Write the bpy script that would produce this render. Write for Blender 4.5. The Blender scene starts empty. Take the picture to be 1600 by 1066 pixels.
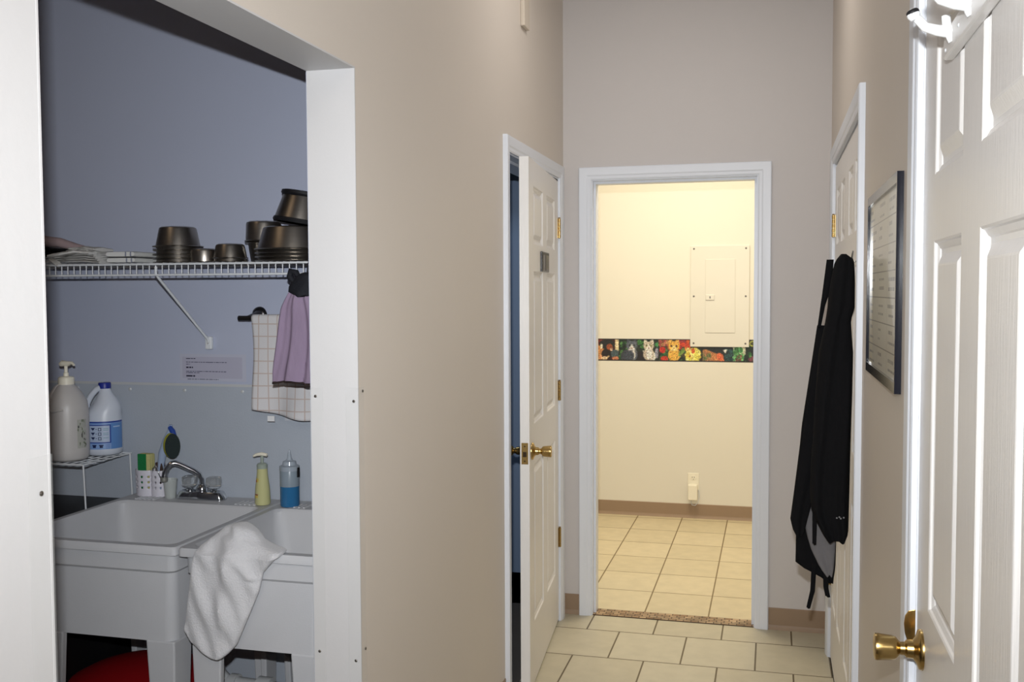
import bpy, math, random
import numpy as np
from mathutils import Vector, Matrix
sc = bpy.context.scene
R = math.radians
# ------------------------------------------------------------------ camera
cam_data = bpy.data.cameras.new('camera')
cam_data.sensor_fit = 'HORIZONTAL'; cam_data.sensor_width = 36.0
cam_data.lens = 36.0 * 1570.74 / 1600.0
cam_data.clip_start = 0.02
cam = bpy.data.objects.new('camera', cam_data); sc.collection.objects.link(cam)
yaw, pit, rol = R(14.551), R(2.847), R(-0.245)
cy, sy = math.cos(yaw), math.sin(yaw)
F = Vector((-sy * math.cos(pit), cy * math.cos(pit), -math.sin(pit)))
Rt = Vector((cy, sy, 0)); Up = Rt.cross(F)
R2 = Rt * math.cos(rol) + Up * math.sin(rol); U2 = -Rt * math.sin(rol) + Up * math.cos(rol)
mw = Matrix((R2, U2, -F)).transposed().to_4x4(); mw.translation = Vector((0, 0, 1.52))
cam.matrix_world = mw
sc.camera = cam
# ------------------------------------------------------------------ view, world, lights
sc.view_settings.view_transform = 'Standard'; sc.view_settings.look = 'None'
sc.view_settings.exposure = 0.0; sc.view_settings.gamma = 1.0
try: sc.view_settings.use_curve_mapping = False
except Exception: pass
world = bpy.data.worlds.new('world'); sc.world = world; world.use_nodes = True
world.node_tree.nodes['Background'].inputs[0].default_value = (0.5, 0.5, 0.5, 1)
world.node_tree.nodes['Background'].inputs[1].default_value = 0.02

def light(name, kind, loc, energy, col, size=None, size_y=None, direction=None, **kw):
    d = bpy.data.lights.new(name, kind); d.energy = energy; d.color = col
    if kind == 'AREA':
        d.shape = 'RECTANGLE'; d.size = size; d.size_y = size_y or size
    else: d.shadow_soft_size = size
    for k, v in kw.items(): setattr(d, k, v)
    o = bpy.data.objects.new(name, d); sc.collection.objects.link(o); o.location = loc
    if direction is not None: o.rotation_euler = Vector(direction).to_track_quat('-Z', 'Y').to_euler()
    return o
# the camera's own small flash, just above the lens
fl = light('camera_flash', 'AREA', (-0.021, 0.0, 1.64), 17.5, (0.95, 0.98, 1.0), 0.036, 0.014, direction=F, spread=R(93))
fl.matrix_world = Matrix.Translation((-0.021, 0.0, 1.64)) @ mw.to_3x3().to_4x4()
# ceiling lamp of the room behind the camera, ceiling lamp of the hall, lamp of the back room
light('entry_ceiling_lamp', 'AREA', (0.05, -1.1, 2.93), 37, (1.0, 0.91, 0.80), 0.9, 0.5, direction=(0, 0, -1))
light('hall_ceiling_lamp', 'AREA', (-0.35, 3.5, 2.93), 5.5, (1.0, 0.95, 0.90), 0.5, 0.3, direction=(0, 0, -1))
light('back_room_lamp', 'AREA', (-0.5, 5.4, 2.9), 54, (1.0, 0.90, 0.70), 1.2, 0.8, direction=(0, 0, -1))
light('side_room_lamp', 'AREA', (-1.7, 4.2, 2.6), 5.0, (0.75, 0.87, 1.0), 0.4, 0.4, direction=(0, 0, -1))

light('alcove_fill_light', 'AREA', (-2.3, 1.2, 2.93), 2.0, (1.0, 0.74, 0.48), 0.5, 0.5, direction=(0, 0, -1))  # added weak warm fill standing in for bounce; lifts the alcove's shadows

# ------------------------------------------------------------------ materials
def lin(c):
    return tuple(((x / 255) / 12.92 if x / 255 <= 0.04045 else ((x / 255 + 0.055) / 1.055) ** 2.4) for x in c)
MATS = {}
def mat(name, col, rough=0.6, metal=0.0, noise=0.0, nscale=20, bump=0.0, bscale=200, coat=0.0, trans=0.0, ior=1.45, alpha=1.0, sheen=0.0, spec=0.5, stretch=None):
    if name in MATS: return MATS[name]
    m = bpy.data.materials.new(name); m.use_nodes = True; nt = m.node_tree; N = nt.nodes; L = nt.links
    b = N['Principled BSDF']; b.inputs['Roughness'].default_value = rough; b.inputs['Metallic'].default_value = metal
    b.inputs['Coat Weight'].default_value = coat; b.inputs['Coat Roughness'].default_value = 0.08
    b.inputs['Transmission Weight'].default_value = trans; b.inputs['IOR'].default_value = ior
    b.inputs['Alpha'].default_value = alpha; b.inputs['Sheen Weight'].default_value = sheen
    b.inputs['Specular IOR Level'].default_value = spec
    c = lin(col) if max(col) > 1 else col
    tc = N.new('ShaderNodeTexCoord'); mp = N.new('ShaderNodeMapping'); L.new(tc.outputs['Object'], mp.inputs[0])
    if stretch: mp.inputs['Scale'].default_value = stretch
    n = N.new('ShaderNodeTexNoise'); n.inputs['Scale'].default_value = nscale; n.inputs['Detail'].default_value = 4
    L.new(mp.outputs[0], n.inputs['Vector'])
    r = N.new('ShaderNodeMix'); r.data_type = 'RGBA'
    k = max(noise, 0.01)
    r.inputs[6].default_value = (*[x * (1 - k) for x in c], 1); r.inputs[7].default_value = (*[min(1, x * (1 + k)) for x in c], 1)
    L.new(n.outputs[0], r.inputs[0]); L.new(r.outputs[2], b.inputs['Base Color'])
    if bump:
        n2 = N.new('ShaderNodeTexNoise'); n2.inputs['Scale'].default_value = bscale; n2.inputs['Detail'].default_value = 3
        L.new(mp.outputs[0], n2.inputs['Vector'])
        bp = N.new('ShaderNodeBump'); bp.inputs['Strength'].default_value = bump; bp.inputs['Distance'].default_value = 0.002
        L.new(n2.outputs[0], bp.inputs['Height']); L.new(bp.outputs[0], b.inputs['Normal'])
    MATS[name] = m; return m

def brick_mat(name, c1, c2, grout, w, h, off, x0, y0, mortar=0.0035, rough=0.45, noise=0.05):
    m = bpy.data.materials.new(name); m.use_nodes = True; nt = m.node_tree; N = nt.nodes; L = nt.links
    b = N['Principled BSDF']; b.inputs['Roughness'].default_value = rough
    tc = N.new('ShaderNodeTexCoord'); mp = N.new('ShaderNodeMapping'); L.new(tc.outputs['Object'], mp.inputs[0])
    mp.inputs['Location'].default_value = (-x0, -y0, 0)
    br = N.new('ShaderNodeTexBrick'); L.new(mp.outputs[0], br.inputs['Vector'])
    br.offset = off; br.offset_frequency = 2; br.squash = 1
    for k, v in (('Color1', c1), ('Color2', c2), ('Mortar', grout)): br.inputs[k].default_value = (*lin(v), 1)
    br.inputs['Scale'].default_value = 1; br.inputs['Mortar Size'].default_value = mortar; br.inputs['Mortar Smooth'].default_value = 0.1
    br.inputs['Bias'].default_value = 0; br.inputs['Brick Width'].default_value = w; br.inputs['Row Height'].default_value = h
    n = N.new('ShaderNodeTexNoise'); n.inputs['Scale'].default_value = 14; n.inputs['Detail'].default_value = 6; L.new(tc.outputs['Object'], n.inputs['Vector'])
    mx = N.new('ShaderNodeMix'); mx.data_type = 'RGBA'; mx.blend_type = 'MULTIPLY'; mx.inputs[0].default_value = 1
    cr = N.new('ShaderNodeMapRange'); cr.inputs[1].default_value = 0.3; cr.inputs[2].default_value = 0.7
    cr.inputs[3].default_value = 1 - noise * 2; cr.inputs[4].default_value = 1.0; L.new(n.outputs[0], cr.inputs[0])
    L.new(br.outputs['Color'], mx.inputs[6]); L.new(cr.outputs[0], mx.inputs[7]); L.new(mx.outputs[2], b.inputs['Base Color'])
    bp = N.new('ShaderNodeBump'); bp.inputs['Strength'].default_value = 0.5; bp.inputs['Distance'].default_value = 0.002; bp.invert = True
    L.new(br.outputs['Fac'], bp.inputs['Height']); L.new(bp.outputs[0], b.inputs['Normal'])
    return m

def attr_mat(name, rough=0.6, coat=0.0):
    m = bpy.data.materials.new(name); m.use_nodes = True; N = m.node_tree.nodes
    b = N['Principled BSDF']; b.inputs['Roughness'].default_value = rough; b.inputs['Coat Weight'].default_value = coat; b.inputs['Coat Roughness'].default_value = 0.04
    a = N.new('ShaderNodeAttribute'); a.attribute_name = 'Col'; m.node_tree.links.new(a.outputs['Color'], b.inputs['Base Color'])
    return m

W_BEIGE = mat('beige_wall_paint', (214, 205, 195), 0.5, noise=0.015, nscale=3, bump=0.15, bscale=350)
W_END = mat('pale_wall_paint', (202, 197, 195), 0.62, noise=0.015, nscale=3, bump=0.15, bscale=350)
W_BLUE = mat('bluish_alcove_paint', (176, 182, 202), 0.6, noise=0.015, nscale=3, bump=0.12, bscale=350)
W_ROOM = mat('cream_wall_paint', (224, 219, 206), 0.6, noise=0.01, nscale=3, bump=0.12, bscale=350)
W_SIDE = mat('blue_room_paint', (122, 140, 166), 0.6, noise=0.015)
W_WHITE = mat('white_jamb_paint', (205, 204, 205), 0.5, noise=0.012, nscale=8, bump=0.2, bscale=60)
TRIM = mat('white_trim_enamel', (224, 228, 236), 0.35, noise=0.01, nscale=6)
DOORP = mat('white_door_enamel', (230, 227, 224), 0.34, noise=0.035, nscale=9, bump=0.25, bscale=22, stretch=(9, 9, 0.55))
BASEB = mat('brown_vinyl_base', (150, 127, 104), 0.5, noise=0.03)
BRASS = mat('polished_brass', (184, 156, 100), 0.24, 1.0, noise=0.05, nscale=40)
BRASSD = mat('dark_latch_metal', (70, 58, 46), 0.35, 1.0)
STEEL = mat('steel_bowl', (150, 144, 137), 0.34, 1.0, noise=0.08, nscale=8, bump=0.08, bscale=40, stretch=(1, 1, 14))
CHROME = mat('chrome', (205, 208, 212), 0.12, 1.0)
RUBBER = mat('black_rubber', (18, 18, 22), 0.55)
SINKM = mat('white_sink_plastic', (196, 197, 201), 0.42, noise=0.02, bump=0.12, bscale=260)
WIRE = mat('white_wire_coating', (215, 218, 222), 0.4)
FRP = mat('ribbed_wall_panel', (172, 179, 190), 0.4, noise=0.02, bump=0.25, bscale=160)
PVC = mat('white_pipe', (190, 192, 194), 0.35)
BLACKC = mat('black_cloth', (17, 17, 19), 0.9, noise=0.15, nscale=60, bump=0.3, bscale=500, spec=0.15)
GREYC = mat('grey_lining', (112, 110, 112), 0.85, noise=0.08, nscale=90, spec=0.2)
TERRY = mat('white_terry', (206, 206, 210), 0.95, noise=0.05, nscale=180, bump=1.0, bscale=240, sheen=0.4, spec=0.1)
PURPLE = mat('purple_cotton', (148, 131, 154), 0.9, noise=0.22, nscale=26, bump=0.5, bscale=300, spec=0.1, stretch=(1, 1, 0.3))
RAG = mat('white_rag', (205, 203, 200), 0.92, noise=0.08, nscale=60, bump=0.7, bscale=160, spec=0.1)
CREAMP = mat('cream_enamel', (216, 211, 198), 0.35)
IVORY = mat('ivory_plastic', (238, 232, 214), 0.35)
DARK = mat('black_laminate', (14, 14, 16), 0.5)
NAVY = mat('black_frame', (24, 26, 36), 0.13, noise=0.05, coat=0.0)
CLEAR = mat('clear_guard_plastic', (232, 234, 232), 0.12, alpha=0.055, spec=0.5)
CRYST = mat('clear_acrylic', (235, 238, 240), 0.05, trans=0.85, ior=1.49)
SCREW = mat('screw_metal', (110, 104, 98), 0.4, 0.8)
SHADE = mat('dark_void', (10, 10, 11), 0.9)

# ------------------------------------------------------------------ mesh helpers
class MB:
    def __init__(s): s.v = []; s.f = []
    def add(s, vs, fs):
        b = len(s.v); s.v += [tuple(v) for v in vs]; s.f += [tuple(i + b for i in f) for f in fs]; return s
    def box(s, a, b):
        (x0, y0, z0), (x1, y1, z1) = a, b
        x0, x1 = sorted((x0, x1)); y0, y1 = sorted((y0, y1)); z0, z1 = sorted((z0, z1))
        return s.add([(x0, y0, z0), (x1, y0, z0), (x1, y1, z0), (x0, y1, z0), (x0, y0, z1), (x1, y0, z1), (x1, y1, z1), (x0, y1, z1)],
                     [(0, 3, 2, 1), (4, 5, 6, 7), (0, 1, 5, 4), (1, 2, 6, 5), (2, 3, 7, 6), (3, 0, 4, 7)])
    def rings(s, rings, closed=True, cap=True):
        n = len(rings[0]); vs = [v for r in rings for v in r]; fs = []
        for i in range(len(rings) - 1):
            for j in range(n if closed else n - 1):
                a, b = i * n + j, i * n + (j + 1) % n
                fs.append((a, b, b + n, a + n))
        if cap and closed:
            fs.append(tuple(reversed(range(n)))); fs.append(tuple(range((len(rings) - 1) * n, len(rings) * n)))
        return s.add(vs, fs)
    def tube(s, pts, r, n=8, closed=False):
        pts = [Vector(p) for p in pts]; rr = r if isinstance(r, (list, tuple)) else [r] * len(pts); rings = []
        prev = None
        for i, p in enumerate(pts):
            t = (pts[min(i + 1, len(pts) - 1)] - pts[max(i - 1, 0)]).normalized()
            if prev is None:
                a = Vector((0, 0, 1)) if abs(t.z) < 0.9 else Vector((1, 0, 0)); u = t.cross(a).normalized()
            else: u = (prev - t * prev.dot(t)).normalized()
            prev = u; w = t.cross(u)
            rings.append([p + (u * math.cos(2 * math.pi * k / n) + w * math.sin(2 * math.pi * k / n)) * rr[i] for k in range(n)])
        return s.rings(rings)
    def lathe(s, prof, o, axis=(0, 0, 1), n=32, cap=True, sq=1.0):
        ax = Vector(axis).normalized(); a = Vector((0, 0, 1)) if abs(ax.z) < 0.9 else Vector((1, 0, 0))
        u = ax.cross(a).normalized(); w = ax.cross(u); o = Vector(o)
        return s.rings([[o + ax * h + (u * math.cos(2 * math.pi * k / n) + w * math.sin(2 * math.pi * k / n) * sq) * max(r, 1e-5) for k in range(n)] for r, h in prof], cap=cap)
    def build(s, name, m, parent=None, origin=None, smooth=None, bevel=0, subsurf=0, solid=0):
        if parent is not None: o = base_of(parent)
        elif origin is not None: o = Vector(origin)
        else: o = Vector((0, 0, 0))
        me = bpy.data.meshes.new(name); me.from_pydata([tuple(Vector(v) - o) for v in s.v], [], s.f); me.update()
        me.materials.append(m)
        if smooth is not None:
            me.polygons.foreach_set('use_smooth', [True] * len(me.polygons))
            try: me.set_sharp_from_angle(angle=R(smooth))
            except Exception: pass
        ob = bpy.data.objects.new(name, me); sc.collection.objects.link(ob)
        if parent is not None: ob.parent = parent
        else: ob.location = o
        if solid:
            md = ob.modifiers.new('solid', 'SOLIDIFY'); md.thickness = solid; md.offset = 0
        if bevel:
            md = ob.modifiers.new('bevel', 'BEVEL'); md.width = bevel; md.segments = 2; md.limit_method = 'ANGLE'; md.angle_limit = R(40)
        if subsurf:
            md = ob.modifiers.new('sub', 'SUBSURF'); md.levels = subsurf; md.render_levels = subsurf
        return ob

def base_of(p):
    # meshes are given in unrotated world coordinates of the thing's base
    o = Vector((0, 0, 0)); q = p
    while q is not None: o += q.location; q = q.parent
    return o
def thing(name, label, cat, loc=(0, 0, 0), group=None, kind=None):
    o = bpy.data.objects.new(name, None); sc.collection.objects.link(o); o.location = loc
    o.empty_display_size = 0.05
    return tag(o, label, cat, group, kind)
def tag(o, label=None, cat=None, group=None, kind=None):
    for k, v in (('label', label), ('category', cat), ('group', group), ('kind', kind)):
        if v: o[k] = v
    return o
def struct(o, label=None, cat=None): return tag(o, label, cat, None, 'structure')
def copy_tree(o, loc, parent=None):
    c = o.copy(); sc.collection.objects.link(c)
    if parent is None: c.location = loc
    else: c.parent = parent
    for ch in o.children: copy_tree(ch, None, c)
    return c

def raster(name, arr, o, du, dv, parent=None, rough=0.6, coat=0.0, origin=None, fn=None):
    """printed sheet: arr is H x W x 3 in sRGB 0..255 (row 0 on top), o the lower left corner, du/dv its full sides"""
    H, W = arr.shape[:2]; o = Vector(o); du = Vector(du); dv = Vector(dv)
    vs = []
    for j in range(H + 1):
        for i in range(W + 1):
            vs.append(fn(i / W, j / H) if fn else o + du * (i / W) + dv * (j / H))
    fs = [(j * (W + 1) + i, j * (W + 1) + i + 1, (j + 1) * (W + 1) + i + 1, (j + 1) * (W + 1) + i) for j in range(H) for i in range(W)]
    mb = MB(); mb.v = vs; mb.f = fs
    ob = mb.build(name, attr_mat(name + '_print', rough, coat), parent, origin)
    a = np.clip(arr[::-1].reshape(-1, 3) / 255.0, 0, 1)
    a = np.where(a <= 0.04045, a / 12.92, ((a + 0.055) / 1.055) ** 2.4)
    c = np.ones((H * W * 4, 4), np.float32); c[:, :3] = np.repeat(a, 4, axis=0)
    at = ob.data.color_attributes.new('Col', 'FLOAT_COLOR', 'CORNER'); at.data.foreach_set('color', c.ravel())
    return ob
class Img:
    def __init__(s, w, h, col, k=1.0):
        s.k = k; s.W = int(round(w * k)); s.H = int(round(h * k)); s.a = np.zeros((s.H, s.W, 3)) + np.array(col, float)
        s.Y, s.X = np.mgrid[0:s.H, 0:s.W]; s.X = (s.X + .5) / k; s.Y = (s.Y + .5) / k
    def ell(s, cx, cy, rx, ry, col, rot=0):
        c, q = math.cos(R(rot)), math.sin(R(rot)); dx, dy = s.X - cx, s.Y - cy
        s.a[((dx * c + dy * q) / rx) ** 2 + ((-dx * q + dy * c) / ry) ** 2 <= 1] = col
    def rect(s, x0, y0, x1, y1, col): s.a[(s.X >= x0) & (s.X < x1) & (s.Y >= y0) & (s.Y < y1)] = col
    def poly(s, pts, col):
        ins = np.zeros(s.X.shape, bool); n = len(pts)
        for i in range(n):
            (x0, y0), (x1, y1) = pts[i], pts[(i + 1) % n]
            if y0 == y1: continue
            cnd = ((y0 > s.Y) != (y1 > s.Y)) & (s.X < (x1 - x0) * (s.Y - y0) / (y1 - y0) + x0); ins ^= cnd
        s.a[ins] = col
    def speck(s, x0, y0, x1, y1, cols, n, r, rng):
        for _ in range(n): s.ell(rng.uniform(x0, x1), rng.uniform(y0, y1), rng.uniform(.5, 1) * r, rng.uniform(.5, 1) * r, cols[rng.randrange(len(cols))], rng.uniform(0, 180))
def interp_rows(rows, n):
    rows = sorted(rows, key=lambda r: -r[0]); zs = [-r[0] for r in rows]; t = np.linspace(zs[0], zs[-1], n)
    return [(-tt,) + tuple(float(np.interp(tt, zs, [r[k] for r in rows])) for k in range(1, len(rows[0]))) for tt in t]
def bulk(mb, rows, n, m, depth, folds=5, amp=0.006, seed=0, sharp=1.0):
    """hanging bundle of cloth: rows (z, xl, xr, y)"""
    rng = random.Random(seed); ph = [rng.uniform(0, 6.28) for _ in range(4)]; rr = interp_rows(rows, n); rings = []
    for i, (z, a, b, y) in enumerate(rr):
        u = i / (n - 1); e = min(1, u * 8 + .25) ; ring = []
        for k in range(m):
            t = 2 * math.pi * k / m; c, q = math.cos(t), math.sin(t)
            xx = (a + b) / 2 + (b - a) / 2 * math.copysign(abs(c) ** sharp, c)
            dd = depth * math.copysign(abs(q) ** 0.7, q)
            w = (c * folds + ph[0] + 1.2 * math.sin(u * 3 + ph[1]))
            f = (math.sin(w) * amp + math.sin(w * 2.3 + ph[2] + u * 2) * amp * .45) * min(1, abs(q) * 1.6) * (0.4 + 0.6 * u)
            ring.append((xx, y + dd * e + (f if q < 0 else -f * .6), z + 0.003 * math.sin(5 * c + ph[3]) * u))
        rings.append(ring)
    return mb.rings(rings)

# ------------------------------------------------------------------ room shell
XL, XR, YE = -0.944, 0.240, 4.59
T = 0.12; XI = XL - T; H = 3.0
def bx(name, boxes, m, **kw):
    mb = MB()
    for a, b in boxes: mb.box(a, b)
    return mb.build(name, m, **kw)
tile = brick_mat('corridor_tile', (198, 190, 168), (190, 181, 158), (96, 82, 58), 0.296, 0.33, 0.5, -0.502, 4.06 - 0.33 * 20)
tile2 = brick_mat('back_room_tile', (214, 200, 168), (206, 192, 160), (126, 106, 72), 0.2955, 0.33, 0.0, -0.87, 5.02 - 0.33 * 20)
mosaic = brick_mat('mosaic_strip', (214, 184, 148), (158, 120, 84), (84, 58, 34), 0.034, 0.023, 0.35, 0, 4.59, mortar=0.0024, noise=0.3)
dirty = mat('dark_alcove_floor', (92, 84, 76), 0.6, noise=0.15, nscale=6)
struct(bx('floor', [((XL, -2.4, -0.05), (XR, 0.9, 0))], mat('low_bounce_floor', (70, 62, 54), .9, noise=.2, nscale=80)), 'unseen entry floor behind and below the camera, darkened to cut bounce light', 'floor')  # out of view; made dark so less light bounces up to the header soffit
struct(bx('floor', [((XL, 0.9, -0.05), (XR, 4.59, 0))], tile), 'beige ceramic tiles laid in a running bond on the corridor floor', 'floor')
struct(bx('floor', [((-2.6, 4.682, -0.05), (1.2, 6.74, 0))], tile2), 'warm lit beige tiles in straight rows beyond the doorway', 'floor')
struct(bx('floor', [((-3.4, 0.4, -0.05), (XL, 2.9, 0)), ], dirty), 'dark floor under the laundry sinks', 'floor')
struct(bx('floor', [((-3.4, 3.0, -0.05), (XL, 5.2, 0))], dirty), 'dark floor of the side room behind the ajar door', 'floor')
struct(bx('trim_1', [((-0.868 + .0, 4.59, -0.05), (-0.012, 4.682, 0.004))], mosaic), 'brown mosaic threshold strip across the lit doorway', 'threshold')
struct(bx('ceiling', [((-3.4, -2.4, H), (1.3, 4.59, H + .05))], W_END), 'flat pale ceiling over the corridor', 'ceiling')
struct(bx('ceiling', [((-3.4, 4.59, H), (1.3, 6.9, H + .05))], W_ROOM), 'cream ceiling over the lit back room', 'ceiling')
# left wall: 2.195..3.58 solid, door opening 3.58..4.468, to the end wall
DL0, DL1, DH = 3.580, 4.468, 2.022
struct(bx('wall_left', [((XI, 2.195, 0), (XL, DL0, H)), ((XI, DL0, DH + .012), (XL, DL1, H)), ((XI, DL1, 0), (XL, YE, H)),
                        ((XI, 1.145, 2.042), (XL, 2.195, H))], W_BEIGE), 'beige painted left wall with the opening to the laundry sinks', 'wall')
struct(bx('wall_left', [((XI, -2.4, 0), (XL, 1.145, H))], W_WHITE), 'white wall end at the left edge, nearest to us', 'wall')
struct(bx('trim_2', [((XI - .001, 2.191, 0), (XL + .0005, 2.195, 2.042)), ((XI - .001, 1.145, 2.038), (XL + .0005, 2.191, 2.042)), ((XI - .001, 1.145, 0), (XL + .0005, 1.149, 2.038))], W_WHITE),
       'white lining of the tall opening to the laundry sinks', 'jamb')
# alcove
struct(bx('wall_alcove', [((-3.4, 2.9, 0), (XI, 3.0, H))], W_BLUE), 'blue grey wall behind the laundry sinks', 'wall')
struct(bx('wall_alcove', [((-3.45, 0.4, 0), (-3.4, 3.0, H)), ((-3.4, 0.35, 0), (XI, 0.4, H))], W_BLUE), 'blue grey side walls of the sink alcove', 'wall')
struct(bx('wall_alcove', [((XI - .004, 2.195, 0), (XI, 2.9, H)), ((XI - .004, 0.4, 0), (XI, 1.145, H)), ((XI - .004, 1.145, 2.042), (XI, 2.195, H))], W_BLUE), 'alcove side of the corridor wall', 'wall')
# side room behind the ajar door
struct(bx('wall_side_room', [((-3.4, 5.2, 0), (XI + .1, 5.25, H)), ((-3.45, 3.0, 0), (-3.4, 5.25, H)), ((XI, YE + .09, 0), (XL, 5.2, H))], W_SIDE), 'blue wall seen through the gap of the ajar door', 'wall')
# end wall with doorway
EX0, EX1 = -0.806, -0.072
struct(bx('wall_back', [((XI, YE, 0), (EX0 - .012, YE + .09, H)), ((EX1 + .012, YE, 0), (1.2, YE + .09, H)), ((EX0 - .012, YE, 2.034), (EX1 + .012, YE + .09, H))], W_END),
       'pale end wall of the corridor around the lit doorway', 'wall')
# right wall with the closed door and the double closet door
NY0, NY1, CY0, CY1 = 0.965, 1.800, 2.985, 4.285
struct(bx('wall_right', [((XR, -2.4, 0), (XR + T, NY0 - .012, H)), ((XR, NY0 - .012, 2.034), (XR + T, NY1 + .012, H)), ((XR, NY1 + .012, 0), (XR + T, CY0 - .012, H)),
                         ((XR, CY0 - .012, 2.034), (XR + T, CY1 + .012, H)), ((XR, CY1 + .012, 0), (XR + T, YE, H))], W_BEIGE), 'beige painted right wall with the framed chart', 'wall')
struct(bx('wall_front', [((XI, -2.45, 0), (XR + T, -2.4, H))], W_END), 'pale wall far behind the camera', 'wall')
struct(bx('wall_closet', [((XR + T + .25, 0.7, 0), (XR + T + .3, YE, H))], SHADE), 'dark wall inside the closets', 'wall')
# back room shell
struct(bx('wall_back_room', [((-2.6, 6.74, 0), (1.2, 6.8, H))], W_ROOM), 'cream far wall of the lit back room', 'wall')
struct(bx('wall_back_room', [((-2.65, YE + .09, 0), (-2.6, 6.8, H)), ((1.2, YE + .09, 0), (1.25, 6.8, H)), ((-2.6, 5.26, 0), (XI, 5.27, H))], W_ROOM), 'cream side walls of the lit back room', 'wall')
# baseboards (vinyl cove)
def cove(name, p0, p1, nrm, h=0.095):
    p0, p1, n = Vector(p0), Vector(p1), Vector(nrm); prof = [(0, 0), (.0125, 0), (.006, .012), (.0035, .02), (.0035, h - .003), (.001, h), (0, h)]
    return MB().rings([[p + n * a + Vector((0, 0, b)) for a, b in prof] for p in (p0, p1)]).build(name, BASEB)
struct(cove('baseboard_back_room', (-2.6, 6.74, 0), (1.2, 6.74, 0), (0, -1, 0)), 'brown vinyl baseboard along the cream far wall', 'baseboard')
struct(cove('baseboard_back', (-0.944, YE, 0), (-0.87, YE, 0), (0, -1, 0)), 'short brown baseboard left of the lit doorway', 'baseboard')
struct(cove('baseboard_back', (-0.008, YE, 0), (XR, YE, 0), (0, -1, 0), .098), 'brown baseboard right of the lit doorway with a white scuff', 'baseboard')
struct(cove('baseboard_left', (XL, 2.195, 0), (XL, 3.514, 0), (1, 0, 0)), 'brown baseboard along the beige left wall', 'baseboard')
struct(cove('baseboard_right', (XR, 1.86, 0), (XR, 2.92, 0), (-1, 0, 0)), 'brown baseboard below the framed chart', 'baseboard')
struct(cove('baseboard_alcove', (-3.4, 2.894, 0), (XI, 2.894, 0), (0, -1, 0), .11), 'dark baseboard under the laundry sinks', 'baseboard')

# door casings: a moulded profile swept round three sides, mitred
PROF = [(0, 0), (0, .010), (.006, .0125), (.016, .0125), (.022, .0155), (.046, .018), (.054, .018), (.057, .015), (.057, 0)]  # (from inner edge outward, proud of wall)
def casing(axis, wallc, sgn, a0, a1, top, foot0=0.0, foot1=0.0, lining=None):
    """axis: 0 wall runs along x (plane y=wallc), 1 wall runs along y (plane x=wallc); sgn: direction proud of wall"""
    a0 -= .005; a1 += .005; top += .005
    def P(a, z, pr): return (a, wallc + sgn * pr, z) if axis == 0 else (wallc + sgn * pr, a, z)
    rings = [[P(a0 - d, foot0, p) for d, p in PROF], [P(a0 - d, top + d, p) for d, p in PROF],
             [P(a1 + d, top + d, p) for d, p in PROF], [P(a1 + d, foot1, p) for d, p in PROF]]
    mb = MB().rings(rings)
    return mb
def lining(mb, axis, c0, c1, a0, a1, top, t=.012, stop=None):
    def B(x0, x1, z0, z1, d0=c0, d1=c1):
        if axis == 0: mb.box((x0, d0, z0), (x1, d1, z1))
        else: mb.box((d0, x0, z0), (d1, x1, z1))
    B(a0 - t, a0, 0, top + t); B(a1, a1 + t, 0, top + t); B(a0, a1, top, top + t)
    if stop:
        s0, s1 = stop; B(a0, a0 + .011, 0, top, s0, s1); B(a1 - .011, a1, 0, top, s0, s1); B(a0 + .011, a1 - .011, top - .011, top, s0, s1)
    return mb
mb = casing(0, YE, -1, EX0, EX1, 2.022); lining(mb, 0, YE - .001, YE + .091, EX0, EX1, 2.022, stop=(YE + .03, YE + .09))
struct(mb.build('trim_3', TRIM, smooth=20), 'white moulded casing round the lit doorway at the corridor end', 'door frame')
mb = casing(1, XL, 1, DL0, DL1, DH); lining(mb, 1, XI - .001, XL + .001, DL0, DL1, DH, stop=(XI, XL - .04))
struct(mb.build('trim_4', TRIM, smooth=20), 'white moulded casing round the ajar door in the left wall', 'door frame')
mb = casing(1, XR, -1, CY0, CY1, 2.022, foot1=0.0); lining(mb, 1, XR - .001, XR + T, CY0, CY1, 2.022, stop=(XR + .038, XR + T))
struct(mb.build('trim_5', TRIM, smooth=20), 'white moulded casing round the double closet door', 'door frame')
mb = casing(1, XR, -1, NY0, NY1, 2.022); lining(mb, 1, XR - .001, XR + T, NY0, NY1, 2.022, stop=(XR + .038, XR + T))
struct(mb.build('trim_6', TRIM, smooth=20), 'white moulded casing round the nearest right hand door', 'door frame')

# clear corner guards with screws, on both sides of the opening
def guard(loc, legs, h, screws, label):
    t = thing('corner_guard', label, 'corner guard', loc)
    mb = MB()
    for a, b in legs: mb.box((loc[0] + a[0], loc[1] + a[1], 0.0), (loc[0] + b[0], loc[1] + b[1], h))
    mb.build('guard_strip', CLEAR, t)
    for p, ax in screws:
        MB().lathe([(.0035, 0), (.0035, .001), (.002, .002)], p, ax, 12).build('screw', SCREW, t)
guard((XL, 2.191, 0), [((-.030, -.0018), (.0018, -.0005)), ((0.0008, -.0005), (.0018, .030))], 1.294,
      [((XL - .010, 2.1890, 1.262), (0, -1, 0)), ((XL - .012, 2.1890, .640), (0, -1, 0)), ((XL + .002, 2.214, 1.284), (1, 0, 0)), ((XL + .002, 2.214, .662), (1, 0, 0))],
      'clear plastic guard on the corridor side corner of the white jamb')
guard((XI, 2.191, 0), [((-.0030, -.0018), (.030, -.0005)), ((-.0030, -.0005), (-.0018, .004))], 1.292,
      [((XI + .012, 2.1890, 1.272), (0, -1, 0)), ((XI + .014, 2.1890, .655), (0, -1, 0))], 'clear plastic guard on the sink side corner of the white jamb')
guard((XL, 1.149, 0), [((0.0009, -.044), (.0020, .0018)), ((-.03, 0.0006), (.0009, .0018))], 1.303, [((XL + .002, 1.128, 1.253), (1, 0, 0))], 'clear plastic guard on the white wall end at the left edge')

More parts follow.
